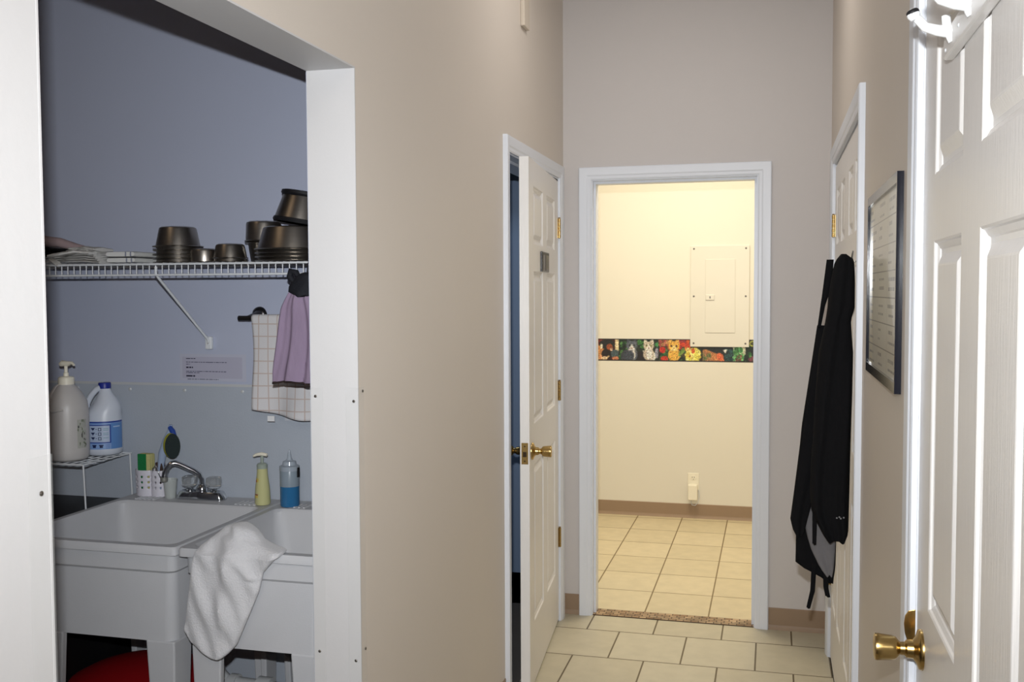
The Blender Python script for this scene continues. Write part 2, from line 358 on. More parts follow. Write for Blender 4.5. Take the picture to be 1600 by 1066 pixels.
# ------------------------------------------------------------------ doors
def door_leaf(mb, W, Hh, th, cols, rows, y0=0.0):
    """leaf in local frame: x along width 0..W, z up 0..Hh, front face at y=0 facing -y, back at y=th; recessed panels both sides"""
    xs = sorted({0, W, *[c for p in cols for c in p]}); zs = sorted({0, Hh, *[c for p in rows for c in p]})
    for side in (0, 1):
        def P(x, z, d): return (x, d if side == 0 else th - d, z)
        def Q(f): return f if side == 0 else tuple(reversed(f))
        for i in range(len(xs) - 1):
            for j in range(len(zs) - 1):
                a, b, c, d = xs[i], xs[i + 1], zs[j], zs[j + 1]
                if (a, b) in cols and (c, d) in rows:
                    rr = []
                    for ins, dep in ((0, 0), (.003, .0015), (.005, .0045), (.012, .0075), (.014, .0095), (.021, .0095), (.037, .0016), (.040, .0010)):
                        ins = min(ins, (b - a) * .36)
                        rr.append([P(a + ins, c + ins, dep), P(b - ins, c + ins, dep), P(b - ins, d - ins, dep), P(a + ins, d - ins, dep)])
                    vs = [v for r in rr for v in r]; fs = []
                    for k in range(len(rr) - 1):
                        for q in range(4): fs.append(Q((k * 4 + q, k * 4 + (q + 1) % 4, k * 4 + 4 + (q + 1) % 4, k * 4 + 4 + q)))
                    n = (len(rr) - 1) * 4; fs.append(Q((n, n + 1, n + 2, n + 3))); mb.add(vs, fs)
                else:
                    mb.add([P(a, c, 0), P(b, c, 0), P(b, d, 0), P(a, d, 0)], [Q((0, 1, 2, 3))])
    mb.add([(0, 0, 0), (W, 0, 0), (W, th, 0), (0, th, 0), (0, 0, Hh), (W, 0, Hh), (W, th, Hh), (0, th, Hh)], [(0, 3, 2, 1), (4, 5, 6, 7), (0, 4, 7, 3), (1, 2, 6, 5)])
    return mb
def leaf_local(parent, W, Hh, cols, rows, th=.035):
    o = door_leaf(MB(), W, Hh, th, cols, rows); ob = o.build('leaf', DOORP, None); ob.parent = parent; return ob
def place(ob, parent): ob.parent = parent; return ob
def knob_mb(x, z, y=0.0, d=-1):
    """tulip knob on a face at y, sticking out along d*y, in door local frame"""
    return MB().lathe([(.0001, 0), (.033, 0), (.033, .003), (.031, .006), (.022, .009), (.0155, .014), (.0145, .024), (.011, .027), (.0105, .034), (.0125, .036),
                       (.0185, .041), (.0200, .047), (.0212, .062), (.0222, .070), (.0215, .073), (.017, .0745), (.0001, .075)], (x, y, z), (0, d, 0), 32, cap=False)
def hinge_mb(x, z, y=-.006, side=1, h=.089):
    mb = MB()
    for k in range(5): mb.tube([(x, y, z - h / 2 + k * h / 5 + .0006), (x, y, z - h / 2 + (k + 1) * h / 5 - .0006)], .0062, 12)
    mb.lathe([(.0001, 0), (.0045, .001), (.0062, .004)], (x, y, z + h / 2), (0, 0, 1), 12); mb.lathe([(.0045, 0), (.0001, .003)], (x, y, z - h / 2), (0, 0, -1), 12)
    mb.box((x - .016 if side > 0 else x, y + .0045, z - h / 2), (x if side > 0 else x + .016, y + .0065, z + h / 2))
    mb.box((x if side > 0 else x - .014, y + .0045, z - h / 2), (x + .014 if side > 0 else x, y + .0065, z + h / 2))
    return mb
ROWS = [(.235, .845), (1.0, 1.583), (1.685, 1.905)]
def loc_build(mb, name, m, parent, **kw):
    o = mb.build(name, m, None, **kw); o.parent = parent; return o

# door_1: ajar six panel door in the left wall; local x runs from the free edge (0) to the hinge (W)
W1 = .868
d1 = thing('door_1', 'ajar white six panel door in the left wall, brass knob and small plaque', 'door', (0, 0, 0), kind='structure')
hx, hy = XL + .002, 4.462
ang = R(4.85)
# local frame: origin at hinge; x axis = direction from the hinge to the free edge
dirv = Vector((math.sin(ang), -math.cos(ang), 0))
M1 = Matrix(((dirv.x, -dirv.y * -1, 0), (dirv.y, 0, 0), (0, 0, 1)))
nrm = Vector((math.cos(ang), math.sin(ang), 0))  # outward, into the corridor
m4 = Matrix.Identity(4)
xa = -dirv  # local +x from free edge to the hinge
ya = -nrm
for i in range(3): m4[i][0] = xa[i]; m4[i][1] = ya[i]; m4[i][2] = (0, 0, 1)[i]
free = Vector((hx, hy, 0.012)) + dirv * W1
m4.translation = free; d1.matrix_world = m4; d1.location = free
cols1 = [(.118, .118 + .262), (W1 - .118 - .262, W1 - .118)]
loc_build(door_leaf(MB(), W1, 2.0, .035, cols1, ROWS), 'leaf', DOORP, d1)
loc_build(knob_mb(.065, .905), 'knob', BRASS, d1, smooth=40)
loc_build(knob_mb(.065, .905, .035, 1), 'knob', BRASS, d1, smooth=40)
mb = MB().box((-.0012, .005, .865), (0.0, .030, .945)); o = loc_build(mb, 'latch_plate', BRASS, d1, bevel=.0006)
mb = MB().box((-.006, .011, .893), (-.0012, .024, .912)).tube([(-.0016, .0175, .932), (-.0010, .0175, .932)], .003, 10).tube([(-.0016, .0175, .877), (-.0010, .0175, .877)], .003, 10)
x = loc_build(mb, 'latch_bolt', BRASSD, o)
for z in (1.79, 1.055, .38): loc_build(hinge_mb(W1 + .003, z, -.006), 'hinge', BRASS, d1, smooth=40)
# plaque on that door
pl = thing('door_plaque', 'small dark picture plaque on the ajar white door', 'plaque', (0, 0, 0))
m5 = m4.copy(); pl.matrix_world = m5
loc_build(MB().box((.305, -.008, 1.585), (.505, -.0005, 1.665)), 'plaque_frame', mat('dark_plaque', (40, 38, 36), .3), pl, bevel=.001)
im = Img(44, 18, (122, 120, 124)); im.rect(0, 0, 3, 18, (26, 24, 24)); im.rect(17, 0, 24, 18, (52, 50, 50)); im.rect(0, 0, 44, 2, (70, 68, 64)); im.rect(24, 2, 42, 16, (128, 124, 112)); im.ell(33, 10, 6, 5, (112, 110, 104)); im.ell(10, 9, 4, 6, (140, 138, 146))
o = raster('plaque_picture', im.a, (.310, -.0086, 1.589), (.19, 0, 0), (0, 0, .072)); o.parent = pl

# door_2/3: double closet door in the right wall; facing -x; local x along +y
def right_door(name, label, y0, W, cols, hinge_at, hz):
    d = thing(name, label, 'door', (0, 0, 0), kind='structure')
    m = Matrix.Identity(4); m[0][0], m[1][0] = 0, -1; m[0][1], m[1][1] = 1, 0
    # local x -> -y world ; local y -> +x world ; so x=0 is the far edge
    m.translation = Vector((XR + .001, y0 + W, .012)); d.matrix_world = m
    loc_build(door_leaf(MB(), W, 2.0, .035, cols, ROWS), 'leaf', DOORP, d)
    for z in hz: loc_build(hinge_mb(W + .002 if hinge_at == 'near' else -.002, z, -.007, side=1 if hinge_at == 'near' else -1), 'hinge', BRASS, d, smooth=40)
    return d
WC = .646
cc = [(.085, .085 + .200), (WC - .285, WC - .085)]
right_door('door_2', 'near leaf of the double closet door, with the black apron on it', CY0 + .003, WC, cc, 'near', (1.775, 1.0, .25))
right_door('door_3', 'far leaf of the double closet door, next to the end wall', CY0 + .003 + WC + .003, WC - .003, cc[:1] + [(WC - .288, WC - .088)], 'far', (1.765, 1.0, .34))
WN = NY1 - NY0 - .006
near = right_door('door_4', 'nearest white six panel door on the right, brass knob', NY0 + .003, WN, [(.117, .117 + .236), (.117 + .236 + .124, .117 + .472 + .124)], 'near', ())
loc_build(knob_mb(.062, .918), 'knob', BRASS, near, smooth=40)
pts = [(.001, .900), (-.007, .900), (-.014, .908), (-.0185, .922), (-.020, .938), (-.0185, .952), (-.013, .961), (-.004, .963), (.001, .963)]
mb = MB().rings([[(x, y, z) for y, z in pts] for x in (-.0075, -.0055)])
loc_build(mb, 'strike_lip', BRASS, near, bevel=.0008)

# hook rail on the nearest door
hr = thing('coat_hook_rail', 'white rail with coat hooks high on the nearest door', 'coat hooks', (XR, 1.40, 1.84))
MB().box((XR - .013, 1.10, 1.838), (XR + .001, 1.525, 1.876)).build('rail', DOORP, hr, bevel=.003)
hw = mat('white_hook_enamel', (238, 240, 242), .25, coat=.4)
for y in (1.462, 1.33, 1.20):
    h = MB().tube([(XR - .012, y, 1.862), (XR - .030, y + .002, 1.866), (XR - .045, y + .004, 1.872), (XR - .055, y + .005, 1.884)], [.0085, .0075, .0065, .006], 12)
    h.tube([(XR - .018, y, 1.864), (XR - .020, y, 1.884)], .006, 10); h.tube([(XR - .011, y, 1.850), (XR - .018, y, 1.866)], .006, 10)
    hk = h.build('hook', hw, hr, smooth=50)
    MB().lathe([(.0001, 0), (.006, .001), (.0085, .006), (.0085, .010), (.006, .015), (.0001, .017)], (XR - .057, y + .005, 1.882), (-.4, 0, 1), 16).build('hook_ball', hw, hk, smooth=50)
    MB().lathe([(.0086, 0), (.0088, .002), (.0080, .0045), (.0062, .0060)], (XR - .0601, y + .005, 1.8905), (-.4, 0, 1), 16).build('dark_ring', RUBBER, hk, smooth=50)
for y, z in ((1.505, 1.848), (1.405, 1.857)): MB().lathe([(.003, 0), (.0015, .0015)], (XR - .013, y, z), (-1, 0, 0), 10).build('screw', WIRE, hr)

# framed chart on the right wall
ch = thing('framed_chart', 'black framed handwritten chart under glass on the right wall', 'framed chart', (XR, 2.36, 1.32))
y0, y1, z0, z1, fw = 2.055, 2.672, 1.318, 1.746, .021
mb = MB().box((XR - .0125, y0, z0 + fw), (XR, y0 + .008, z1 - fw)).box((XR - .0125, y1 - .008, z0 + fw), (XR, y1, z1 - fw)).box((XR - .0125, y0, z0), (XR, y1, z0 + fw)).box((XR - .0125, y0, z1 - fw), (XR, y1, z1))
mb.build('frame', NAVY, ch)
rng = random.Random(4)
im = Img(200, 150, (196, 196, 188)); im.rect(0, 0, 30, 150, (210, 204, 180))
rows_ = [0, 20, 42, 64, 86, 108, 130, 150]
for r in rows_[1:-1]: im.rect(0, r, 200, r + 1.4, (92, 92, 94))
for c in (66, 132): im.rect(c, 0, c + 1, 150, (150, 150, 146))
for r in range(7):
    for c in range(3):
        for q in range(2):
            x = c * 66 + 6 + rng.uniform(0, 6); n = rng.randint(3, 6); yy = rows_[r] + 5 + q * 8 + rng.uniform(0, 2)
            for k in range(n):
                wd = rng.uniform(3, 8); im.rect(x, yy, x + wd, yy + 2.4, (112, 112, 118) if rng.random() > .3 else (80, 82, 96)); x += wd + 1.6
im.a = im.a[:, ::-1]
raster('chart_sheet', im.a[:, ::-1], (XR - .006, y1 - .008, z0 + fw), (0, -(y1 - y0 - .016), 0), (0, 0, z1 - z0 - 2 * fw), parent=ch, rough=.3, coat=.45)

# white wire channel on left wall, top
tag(MB().box((XL, 3.786, 2.535), (XL + .016, 3.874, 2.99)).build('wire_channel', mat('beige_painted_channel', (204, 193, 178), .5), origin=(XL, 3.83, 2.535), bevel=.003),
    'slim pale box channel running up the left wall above the ajar door', 'wire channel')
# dark shelf in the side room
tag(MB().box((-1.9, 4.9, 2.105), (-1.1, 5.2, 2.125)).box((-1.9, 5.0, 2.125), (-1.1, 5.19, 2.24)).build('dark_shelf', mat('dark_shelf_paint', (40, 44, 52), .6), origin=(-1.5, 5.05, 2.105)),
    'dark shelf high in the room behind the ajar door', 'shelf')

# ------------------------------------------------------------------ back room things
YB = 6.74
bp_ = thing('electrical_panel', 'cream breaker panel cover flush on the far wall', 'electrical panel', (-.338, YB, 1.147))
MB().box((-.528, YB - .012, 1.147), (-.149, YB, 1.811)).build('cover', CREAMP, bp_, bevel=.0015)
dd = MB().box((-.431, YB - .0155, 1.240), (-.239, YB - .0125, 1.723)).build('panel_door', CREAMP, bp_, bevel=.0015)
MB().box((-.428, YB - .021, 1.455), (-.372, YB - .0155, 1.490)).build('latch', CREAMP, dd, bevel=.002)
MB().box((-.404, YB - .0218, 1.466), (-.396, YB - .021, 1.480)).build('latch_slot', SCREW, dd)
for sx, sz in [(x, z) for x in (-.506, -.172) for z in (1.170, 1.480, 1.792)]:
    MB().lathe([(.0062, 0), (.0062, .001), (.004, .003)], (sx, YB - .012, sz), (0, -1, 0), 14).build('screw', SCREW, bp_)
tag(MB().box((-.112, YB - .03, 1.50), (-.02, YB, 1.815)).build('wall_box', CREAMP, origin=(-.07, YB, 1.5), bevel=.003), 'edge of a cream wall box right of the breaker panel', 'wall box')
# border with kittens and flowers (each picture about 0.28 m)
rng = random.Random(11)
im = Img(356, 35, (24, 22, 20), 1.5)
def leafy(x0, x1, y0=0, y1=35, n=60, cols=((30, 70, 34), (54, 104, 50), (18, 40, 24), (80, 130, 70), (14, 24, 18))): im.speck(x0, y0, x1, y1, cols, n, 3.5, rng)
OX = 50  # photo column 932 sits at OX
def cat(cx, cy, r, fur, face, ear, eye=(30, 30, 24), chest=None):
    im.ell(cx, cy + r * 1.5, r * 1.05, r * 1.2, fur)
    if chest: im.ell(cx + 1, cy + r * 1.5, r * .55, r * 1.0, chest)
    im.poly([(cx - r, cy - r * .1), (cx - r * .8, cy - r * 1.5), (cx - r * .1, cy - r * .7)], ear); im.poly([(cx + r, cy - r * .1), (cx + r * .8, cy - r * 1.5), (cx + r * .1, cy - r * .7)], ear)
    im.ell(cx, cy, r, r * .85, fur); im.poly([(cx, cy - r * .3), (cx - r * .7, cy + r * .75), (cx + r * .7, cy + r * .75)], face)
    im.ell(cx - r * .42, cy - r * .05, r * .15, r * .15, eye); im.ell(cx + r * .42, cy - r * .05, r * .15, r * .15, eye); im.ell(cx, cy + r * .4, r * .12, r * .1, (150, 90, 84))
def tile_a(x):
    im.rect(x, 0, x + 37, 35, (62, 26, 20)); im.ell(x + 6, 6, 9, 7, (120, 48, 40)); im.ell(x + 8, 20, 9, 12, (206, 140, 86)); im.ell(x + 4, 31, 9, 6, (222, 156, 110))
    im.rect(x + 30, 1, x + 36, 20, (236, 214, 170)); im.ell(x + 17, 9, 13, 8, (30, 30, 30)); im.ell(x + 8, 12, 2.2, 4, (224, 214, 190)); im.ell(x + 17, 24, 9, 8, (28, 20, 20)); im.ell(x + 21, 13, 5, 5, (150, 74, 40)); im.ell(x + 24, 17, 2, 2.5, (226, 190, 160))
    im.ell(x + 30, 24, 7, 7, (72, 88, 92)); im.poly([(x + 8, 34), (x + 20, 26), (x + 22, 28), (x + 12, 34)], (214, 180, 130)); im.ell(x + 31, 31, 6, 3, (190, 120, 84)); im.ell(x + 13, 31, 5, 3, (232, 200, 160)); im.rect(x + 36, 0, x + 37.5, 35, (20, 14, 14))
def tile_b(x):
    im.rect(x, 0, x + 62, 35, (30, 40, 30)); leafy(x, x + 14, n=50); leafy(x + 30, x + 40, 0, 16, 24); im.ell(x + 13, 28, 12, 11, (58, 62, 72)); cat(x + 19, 11, 9, (92, 98, 110), (206, 204, 200), (78, 84, 96), chest=(216, 214, 208)); im.ell(x + 15, 27, 8, 9, (62, 68, 80))
    im.rect(x + 28, 20, x + 42, 35, (28, 24, 26)); im.poly([(x + 36, 18), (x + 44, 34), (x + 56, 34), (x + 60, 22)], (226, 224, 216)); cat(x + 46, 11, 8.5, (190, 178, 160), (240, 236, 226), (236, 222, 204), (110, 110, 50), chest=(232, 230, 224)); im.ell(x + 59, 22, 3, 8, (150, 150, 166)); im.ell(x + 59.5, 9, 3.6, 3.6, (70, 140, 80)); im.rect(x + 61.5, 0, x + 63, 35, (20, 14, 14))
def tile_c(x):
    im.rect(x, 0, x + 68, 35, (70, 60, 36)); leafy(x, x + 66, 16, 35, 80); im.speck(x + 26, 0, x + 46, 14, ((196, 60, 30), (214, 90, 40), (150, 50, 60)), 40, 4, rng); im.speck(x, 0, x + 14, 10, ((206, 110, 100), (150, 70, 60), (180, 130, 80)), 24, 3, rng)
    im.ell(x + 5, 17, 5, 5, (196, 44, 30)); im.ell(x + 8, 31, 6, 4.5, (196, 56, 34)); im.ell(x + 15, 12, 3, 5, (170, 90, 50)); im.ell(x + 24, 24, 10, 9, (222, 180, 96)); cat(x + 23, 11, 9, (232, 172, 72), (246, 214, 136), (236, 180, 90)); im.ell(x + 35, 20, 3, 8, (110, 140, 60), 35)
    im.speck(x + 44, 16, x + 62, 33, ((240, 222, 96), (250, 238, 140), (230, 200, 70)), 70, 4.5, rng); im.ell(x + 48, 26, 2, 2, (170, 110, 40)); im.ell(x + 47, 17, 4, 3, (244, 200, 110)); im.ell(x + 53, 18, 3, 4, (206, 90, 40)); im.rect(x + 66, 0, x + 68, 35, (24, 16, 12))
def tile_d(x):
    im.rect(x, 0, x + 82, 35, (26, 32, 30)); im.poly([(x, 17), (x + 4, 15), (x + 22, 22), (x + 36, 33), (x + 35, 35), (x, 35)], (190, 124, 74)); im.speck(x, 22, x + 12, 34, ((120, 110, 70), (170, 120, 80), (96, 110, 60)), 40, 2.5, rng); im.ell(x + 27, 27, 5, 7, (226, 110, 66), -40); im.ell(x + 33, 32, 4, 3, (230, 120, 70))
    im.rect(x + 46, 0, x + 66, 28, (196, 196, 170)); leafy(x + 34, x + 48, 14, 35, 50, ((40, 76, 74), (26, 52, 56), (20, 32, 34))); leafy(x + 48, x + 62, 12, 35, 46, ((70, 150, 80), (110, 170, 110), (60, 110, 60))); im.poly([(x + 31, 16), (x + 38, 15), (x + 35, 22)], (230, 226, 214)); im.speck(x + 52, 24, x + 60, 34, ((140, 90, 70), (90, 60, 50)), 12, 2, rng)
    im.rect(x + 66, 0, x + 82, 35, (22, 24, 26)); leafy(x + 66, x + 74, 10, 35, 24); im.ell(x + 76, 6, 5, 4.5, (170, 172, 80)); im.ell(x + 76, 6, 3, 2.4, (70, 70, 30)); im.speck(x + 70, 24, x + 82, 34, ((120, 60, 74), (160, 90, 96)), 16, 2.5, rng)
tile_d(OX - 82 + 0); tile_a(OX); tile_b(OX + 38); tile_c(OX + 101); tile_d(OX + 169); tile_a(OX + 251)
im.rect(0, 0, 400, 1.0, (22, 14, 12)); im.rect(0, 33.6, 400, 35, (22, 16, 12))
rn = np.random.default_rng(3); g = im.a
for _ in range(2): g = (g * 2 + np.roll(g, 1, 0) + np.roll(g, -1, 0) + np.roll(g, 1, 1) + np.roll(g, -1, 1)) / 6
nz = rn.normal(0, 1, g.shape[:2]); nz = (nz + np.roll(nz, 1, 0) + np.roll(nz, 1, 1)) / 1.6
g = g * (1 + .16 * nz[..., None]) + rn.normal(0, 6, g.shape)
g[:2] = (22, 14, 12); g[-2:] = (22, 16, 12)
lum = g.mean(axis=2, keepdims=True); im.a = np.clip((lum + (g - lum) * 1.0) * .92, 4, 240)
px = .0042
tag(raster('wall_border', im.a, (-1.156 - OX * px, YB - .002, 1.047), (356 * px, 0, 0), (0, 0, .1485), rough=.5, origin=(-1.156 + 100 * px, YB, 1.047)),
    'colourful paper border of kittens and flowers across the cream wall', 'wall border')
# outlet with plug-in adapter
ot = thing('wall_outlet', 'ivory duplex outlet low on the far wall', 'outlet', (-.503, YB, .25))
MB().box((-.540, YB - .006, .186), (-.467, YB, .303)).build('cover_plate', IVORY, ot, bevel=.003)
for z in (.272, .216): MB().lathe([(.017, 0), (.017, .002), (.016, .003)], (-.503, YB - .006, z), (0, -1, 0), 20).build('socket', IVORY, ot)
for x in (-.510, -.497): MB().box((x - .0015, YB - .0095, .270), (x + .0015, YB - .009, .280)).build('slot', SHADE, ot)
MB().lathe([(.0025, 0), (.0025, .0008)], (-.503, YB - .0088, .262), (0, -1, 0), 10).build('slot', SHADE, ot)
ad = thing('power_adapter', 'ivory plug in adapter with a looped cord hanging from the outlet', 'adapter', (-.503, YB, .19))
MB().box((-.536, YB - .055, .128), (-.474, YB - .0095, .232)).build('adapter_body', IVORY, ad, bevel=.006)
MB().tube([(-.512, YB - .03, .128), (-.516, YB - .035, .112), (-.508, YB - .045, .096), (-.488, YB - .045, .094), (-.470, YB - .04, .112), (-.462, YB - .035, .150), (-.462, YB - .03, .185), (-.470, YB - .012, .192)], .0022, 8).build('cord', PVC, ad, smooth=60)

# ------------------------------------------------------------------ alcove: splash panel
spl = MB().box((-3.39, 2.894, 0.115), (XI - .004, 2.9, 1.222))
spl = struct(spl.build('wall_alcove_panel', FRP), 'grey green splash panel behind the laundry sinks', 'wall panel')
MB().box((-3.39, 2.8915, 1.216), (XI - .006, 2.8945, 1.224)).build('panel_edge', PVC).parent = spl
for x in (-2.26, -2.059, -1.855, -1.646, -1.44, -1.24): MB().lathe([(.006, 0), (.006, .001), (.003, .003)], (x, 2.894, 1.201), (0, -1, 0), 12).build('screw_cap', PVC).parent = spl

# laundry sinks
def sink(X0, X1, label):
    Y0, Y1, Z = 2.268, 2.885, .860
    t = thing('laundry_sink', label, 'sink', ((X0 + X1) / 2, (Y0 + Y1) / 2, 0), None)
    def rect(x0, x1, y0, y1, z, r=.02, n=4):
        out = []
        for cx_, cy_, a0 in ((x1 - r, y1 - r, 0), (x0 + r, y1 - r, 90), (x0 + r, y0 + r, 180), (x1 - r, y0 + r, 270)):
            for k in range(n + 1): a = R(a0 + 90 * k / n); out.append((cx_ + r * math.cos(a), cy_ + r * math.sin(a), z))
        return out
    b = .013
    rings = [rect(X0 + .035, X1 - .035, Y0 + .04, Y1 - .05, .600, .03), rect(X0 + b + .012, X1 - b - .012, Y0 + b + .012, Y1 - .02, .600, .03),
             rect(X0 + b + .006, X1 - b - .006, Y0 + b + .006, Y1 - .015, .785, .025), rect(X0 + b, X1 - b, Y0 + b, Y1 - .012, .792, .022), rect(X0 + b, X1 - b, Y0 + b, Y1 - .012, .838, .02),
             rect(X0, X1, Y0, Y1, .838, .012), rect(X0, X1, Y0, Y1, .855, .012), rect(X0 + .003, X1 - .003, Y0 + .003, Y1 - .003, .860, .012),
             rect(X0 + .022, X1 - .022, Y0 + .026, Y1 - .118, .860, .03), rect(X0 + .028, X1 - .028, Y0 + .032, Y1 - .125, .852, .03),
             rect(X0 + .036, X1 - .036, Y0 + .042, Y1 - .135, .79, .035), rect(X0 + .040, X1 - .040, Y0 + .046, Y1 - .139, .785, .035), rect(X0 + .065, X1 - .065, Y0 + .080, Y1 - .165, .625, .05), rect(X0 + .10, X1 - .10, Y0 + .12, Y1 - .2, .613, .03)]
    mb = MB().rings(rings, cap=True)
    mb.build('tub', SINKM, t, smooth=35)
    # raised ribs of the soap ledges
    for s in (-1, 1):
        mb = MB(); cx_ = (X0 + X1) / 2 + s * (X1 - X0) * .33; prof = [(cx_ - .036, .8595)]
        for k in range(5):
            x = cx_ - .032 + k * .016; prof += [(x, .8605), (x + .001, .8635), (x + .006, .8635), (x + .007, .8605)]
        prof += [(cx_ + .046, .8595)]
        mb.rings([[(x, y, z) for x, z in prof] for y in (Y1 - .105, Y1 - .055)]); mb.build('soap_ribs', SINKM, t)
    for (lx, ly, sx, sy_) in ((X0, Y0, 1, 1), (X1, Y0, -1, 1), (X0, Y1, 1, -1), (X1, Y1, -1, -1)):
        lx += sx * (b + .010); ly += sy_ * (b + .010)
        w0, w1 = (.150, .105) if (sx == 1 and sy_ == 1 and X0 < -1.9) else (.085, .058)
        mb = MB()
        def L_(z, w, i): th = .02; return [(lx + sx * i, ly + sy_ * i, z), (lx + sx * w, ly + sy_ * i, z), (lx + sx * w, ly + sy_ * (i + th), z), (lx + sx * (i + th), ly + sy_ * (i + th), z), (lx + sx * (i + th), ly + sy_ * w, z), (lx + sx * i, ly + sy_ * w, z)]
        mb.rings([L_(0, w1, .012), L_(.601, w0, 0.0)]); mb.build('leg', SINKM, t, bevel=.004)
    cx_, cyy = (X0 + X1) / 2, (Y0 + Y1) / 2 - .03
    MB().lathe([(.0001, 0), (.022, 0), (.040, .001), (.042, .004), (.0001, .0041)], (cx_, cyy, .613), (0, 0, 1), 24, cap=False).build('drain', CHROME, t, smooth=40)
    return t
sink(-2.030, -1.492, 'off white plastic laundry sink on the left, with the chrome faucet')
sink(-1.486, -1.072, 'off white plastic laundry sink on the right, with the towel over its rim')
# faucet
fx, fy = -1.778, 2.862
fa = thing('faucet', 'chrome laundry faucet with two clear knobs and swing spout', 'faucet', (-1.762, 2.835, .86))
rr = []
for sx, z in ((1, .860), (1, .868), (.9, .884), (.86, .886)):
    rr.append([(-1.762 + sx * (.062 * (1 if abs(math.cos(a)) < 1e-9 else math.copysign(1, math.cos(a))) * (abs(math.cos(a)) > .3) + .022 * math.cos(a)), 2.835 + sx * .026 * math.sin(a), z) for a in [R(k * 15) for k in range(24)]])
MB().rings(rr).build('faucet_base', CHROME, fa, smooth=50)
for x in (-1.806, -1.719):
    MB().lathe([(.012, 0), (.012, .008), (.008, .012), (.008, .016)], (x, 2.835, .884), (0, 0, 1), 16).build('valve', CHROME, fa, smooth=40)
    mb = MB(); n = 24; mb.rings([[(x + (r + (.0016 if k % 3 == 0 else 0)) * math.cos(2 * math.pi * k / n), 2.835 + (r + (.0016 if k % 3 == 0 else 0)) * math.sin(2 * math.pi * k / n), z) for k in range(n)] for r, z in ((.015, .898), (.0225, .904), (.024, .918), (.0225, .930), (.015, .933))])
    mb.build('clear_knob', CRYST, fa, smooth=30)
MB().lathe([(.0001, 0), (.017, 0), (.018, .012), (.014, .018), (.011, .024), (.0001, .024)], (-1.762, 2.835, .884), (0, 0, 1), 20, cap=False).build('spout_collar', CHROME, fa, smooth=50)
sp = [(-1.762, 2.835, .900), (-1.762, 2.833, .925), (-1.766, 2.828, .940), (-1.780, 2.818, .953), (-1.802, 2.805, .967), (-1.818, 2.795, .977), (-1.828, 2.788, .981), (-1.838, 2.78, .978), (-1.848, 2.775, .966), (-1.853, 2.772, .950), (-1.855, 2.77, .935)]
MB().tube(sp, .0088, 16).build('spout', CHROME, fa, smooth=60)
MB().lathe([(.011, 0), (.0115, .002), (.0115, .012), (.0095, .014)], (-1.8555, 2.77, .924), (0, 0, 1), 16).build('aerator', mat('dull_aerator', (150, 150, 144), .5, .6), fa, smooth=40)
# things on the sink ledge
tag(MB().lathe([(.017, 0), (.017, .002), (.0225, .062), (.0215, .062), (.016, .003), (.0001, .003)], (-1.868, 2.822, .860), (0, 0, 1), 28).build('plastic_cup', mat('cloudy_plastic', (205, 210, 208), .3, alpha=.55), origin=(-1.868, 2.822, .86), smooth=40), 'small cloudy plastic cup below the faucet spout', 'cup')
cd = thing('sponge_caddy', 'white perforated plastic caddy holding sponge and brush', 'caddy', (-1.94, 2.84, .862))
for cx_, yy, r, nm in ((-1.966, 2.842, .034, 'big_pocket'), (-1.918, 2.838, .026, 'small_pocket')):
    mb = MB(); n, hN = 60, 24
    vs = [(cx_ + r * (1 + .10 * j / hN) * math.cos(2 * math.pi * i / n), yy + r * .8 * (1 + .10 * j / hN) * math.sin(2 * math.pi * i / n), .863 + .084 * j / hN) for j in range(hN + 1) for i in range(n)]
    fs = []
    for j in range(hN):
        for i in range(n):
            hole = (j % 5 in (2, 3)) and 4 < j < 20 and (i % 6 in (2, 3))
            if not hole: fs.append((j * n + i, j * n + (i + 1) % n, (j + 1) * n + (i + 1) % n, (j + 1) * n + i))
    vs.append((cx_, yy, .863)); c0 = len(vs) - 1
    for i in range(n): fs.append((c0, (i + 1) % n, i))
    mb.add(vs, fs); mb.build(nm, mat('white_caddy_plastic', (214, 212, 222), .35), cd, solid=.0022, smooth=50)
sg = thing('sponge', 'green and yellow scouring sponge standing in the caddy', 'sponge', (-1.966, 2.842, .90))
MB().box((-1.990, 2.826, .885), (-1.957, 2.832, .998)).build('scouring_pad', mat('green_pad', (20, 116, 62), .95, noise=.2, nscale=200, bump=.8), sg, bevel=.002)
MB().box((-1.990, 2.832, .885), (-1.944, 2.856, .998)).build('foam', mat('tan_foam', (196, 190, 130), .95, noise=.1, nscale=120, bump=.8), sg, bevel=.004)
MB().box((-1.957, 2.826, .885), (-1.944, 2.832, .998)).build('foam_edge', MATS['tan_foam'], sg)
br = thing('dish_wand', 'dish wand with a clear curved handle and sponge head', 'dish wand', (-1.918, 2.838, .88))
MB().tube([(-1.918, 2.838, .885), (-1.912, 2.838, .96), (-1.905, 2.838, 1.0), (-1.890, 2.838, 1.045), (-1.876, 2.838, 1.075), (-1.872, 2.838, 1.095)], [.010, .011, .013, .011, .008, .006], 14).build('handle', mat('clear_blue_plastic', (170, 186, 214), .15, alpha=.8), br, smooth=60)
MB().tube([(-1.874, 2.834, 1.088), (-1.862, 2.832, 1.075), (-1.856, 2.832, 1.055)], [.007, .009, .009], 12).build('neck', mat('blue_plastic', (40, 70, 150), .3), br, smooth=60)
def pad(x0, x1, y0, y1, zc, hh, name, m):
    mb = MB(); n = 20
    mb.rings([[(x, (y0 + y1) / 2 + (y1 - y0) / 2 * math.cos(2 * math.pi * k / n), zc + hh * math.sin(2 * math.pi * k / n) * (1 if math.sin(2 * math.pi * k / n) < 0 else .95)) for k in range(n)] for x in (x0, x1)])
    return mb.build(name, m, br, bevel=.002)
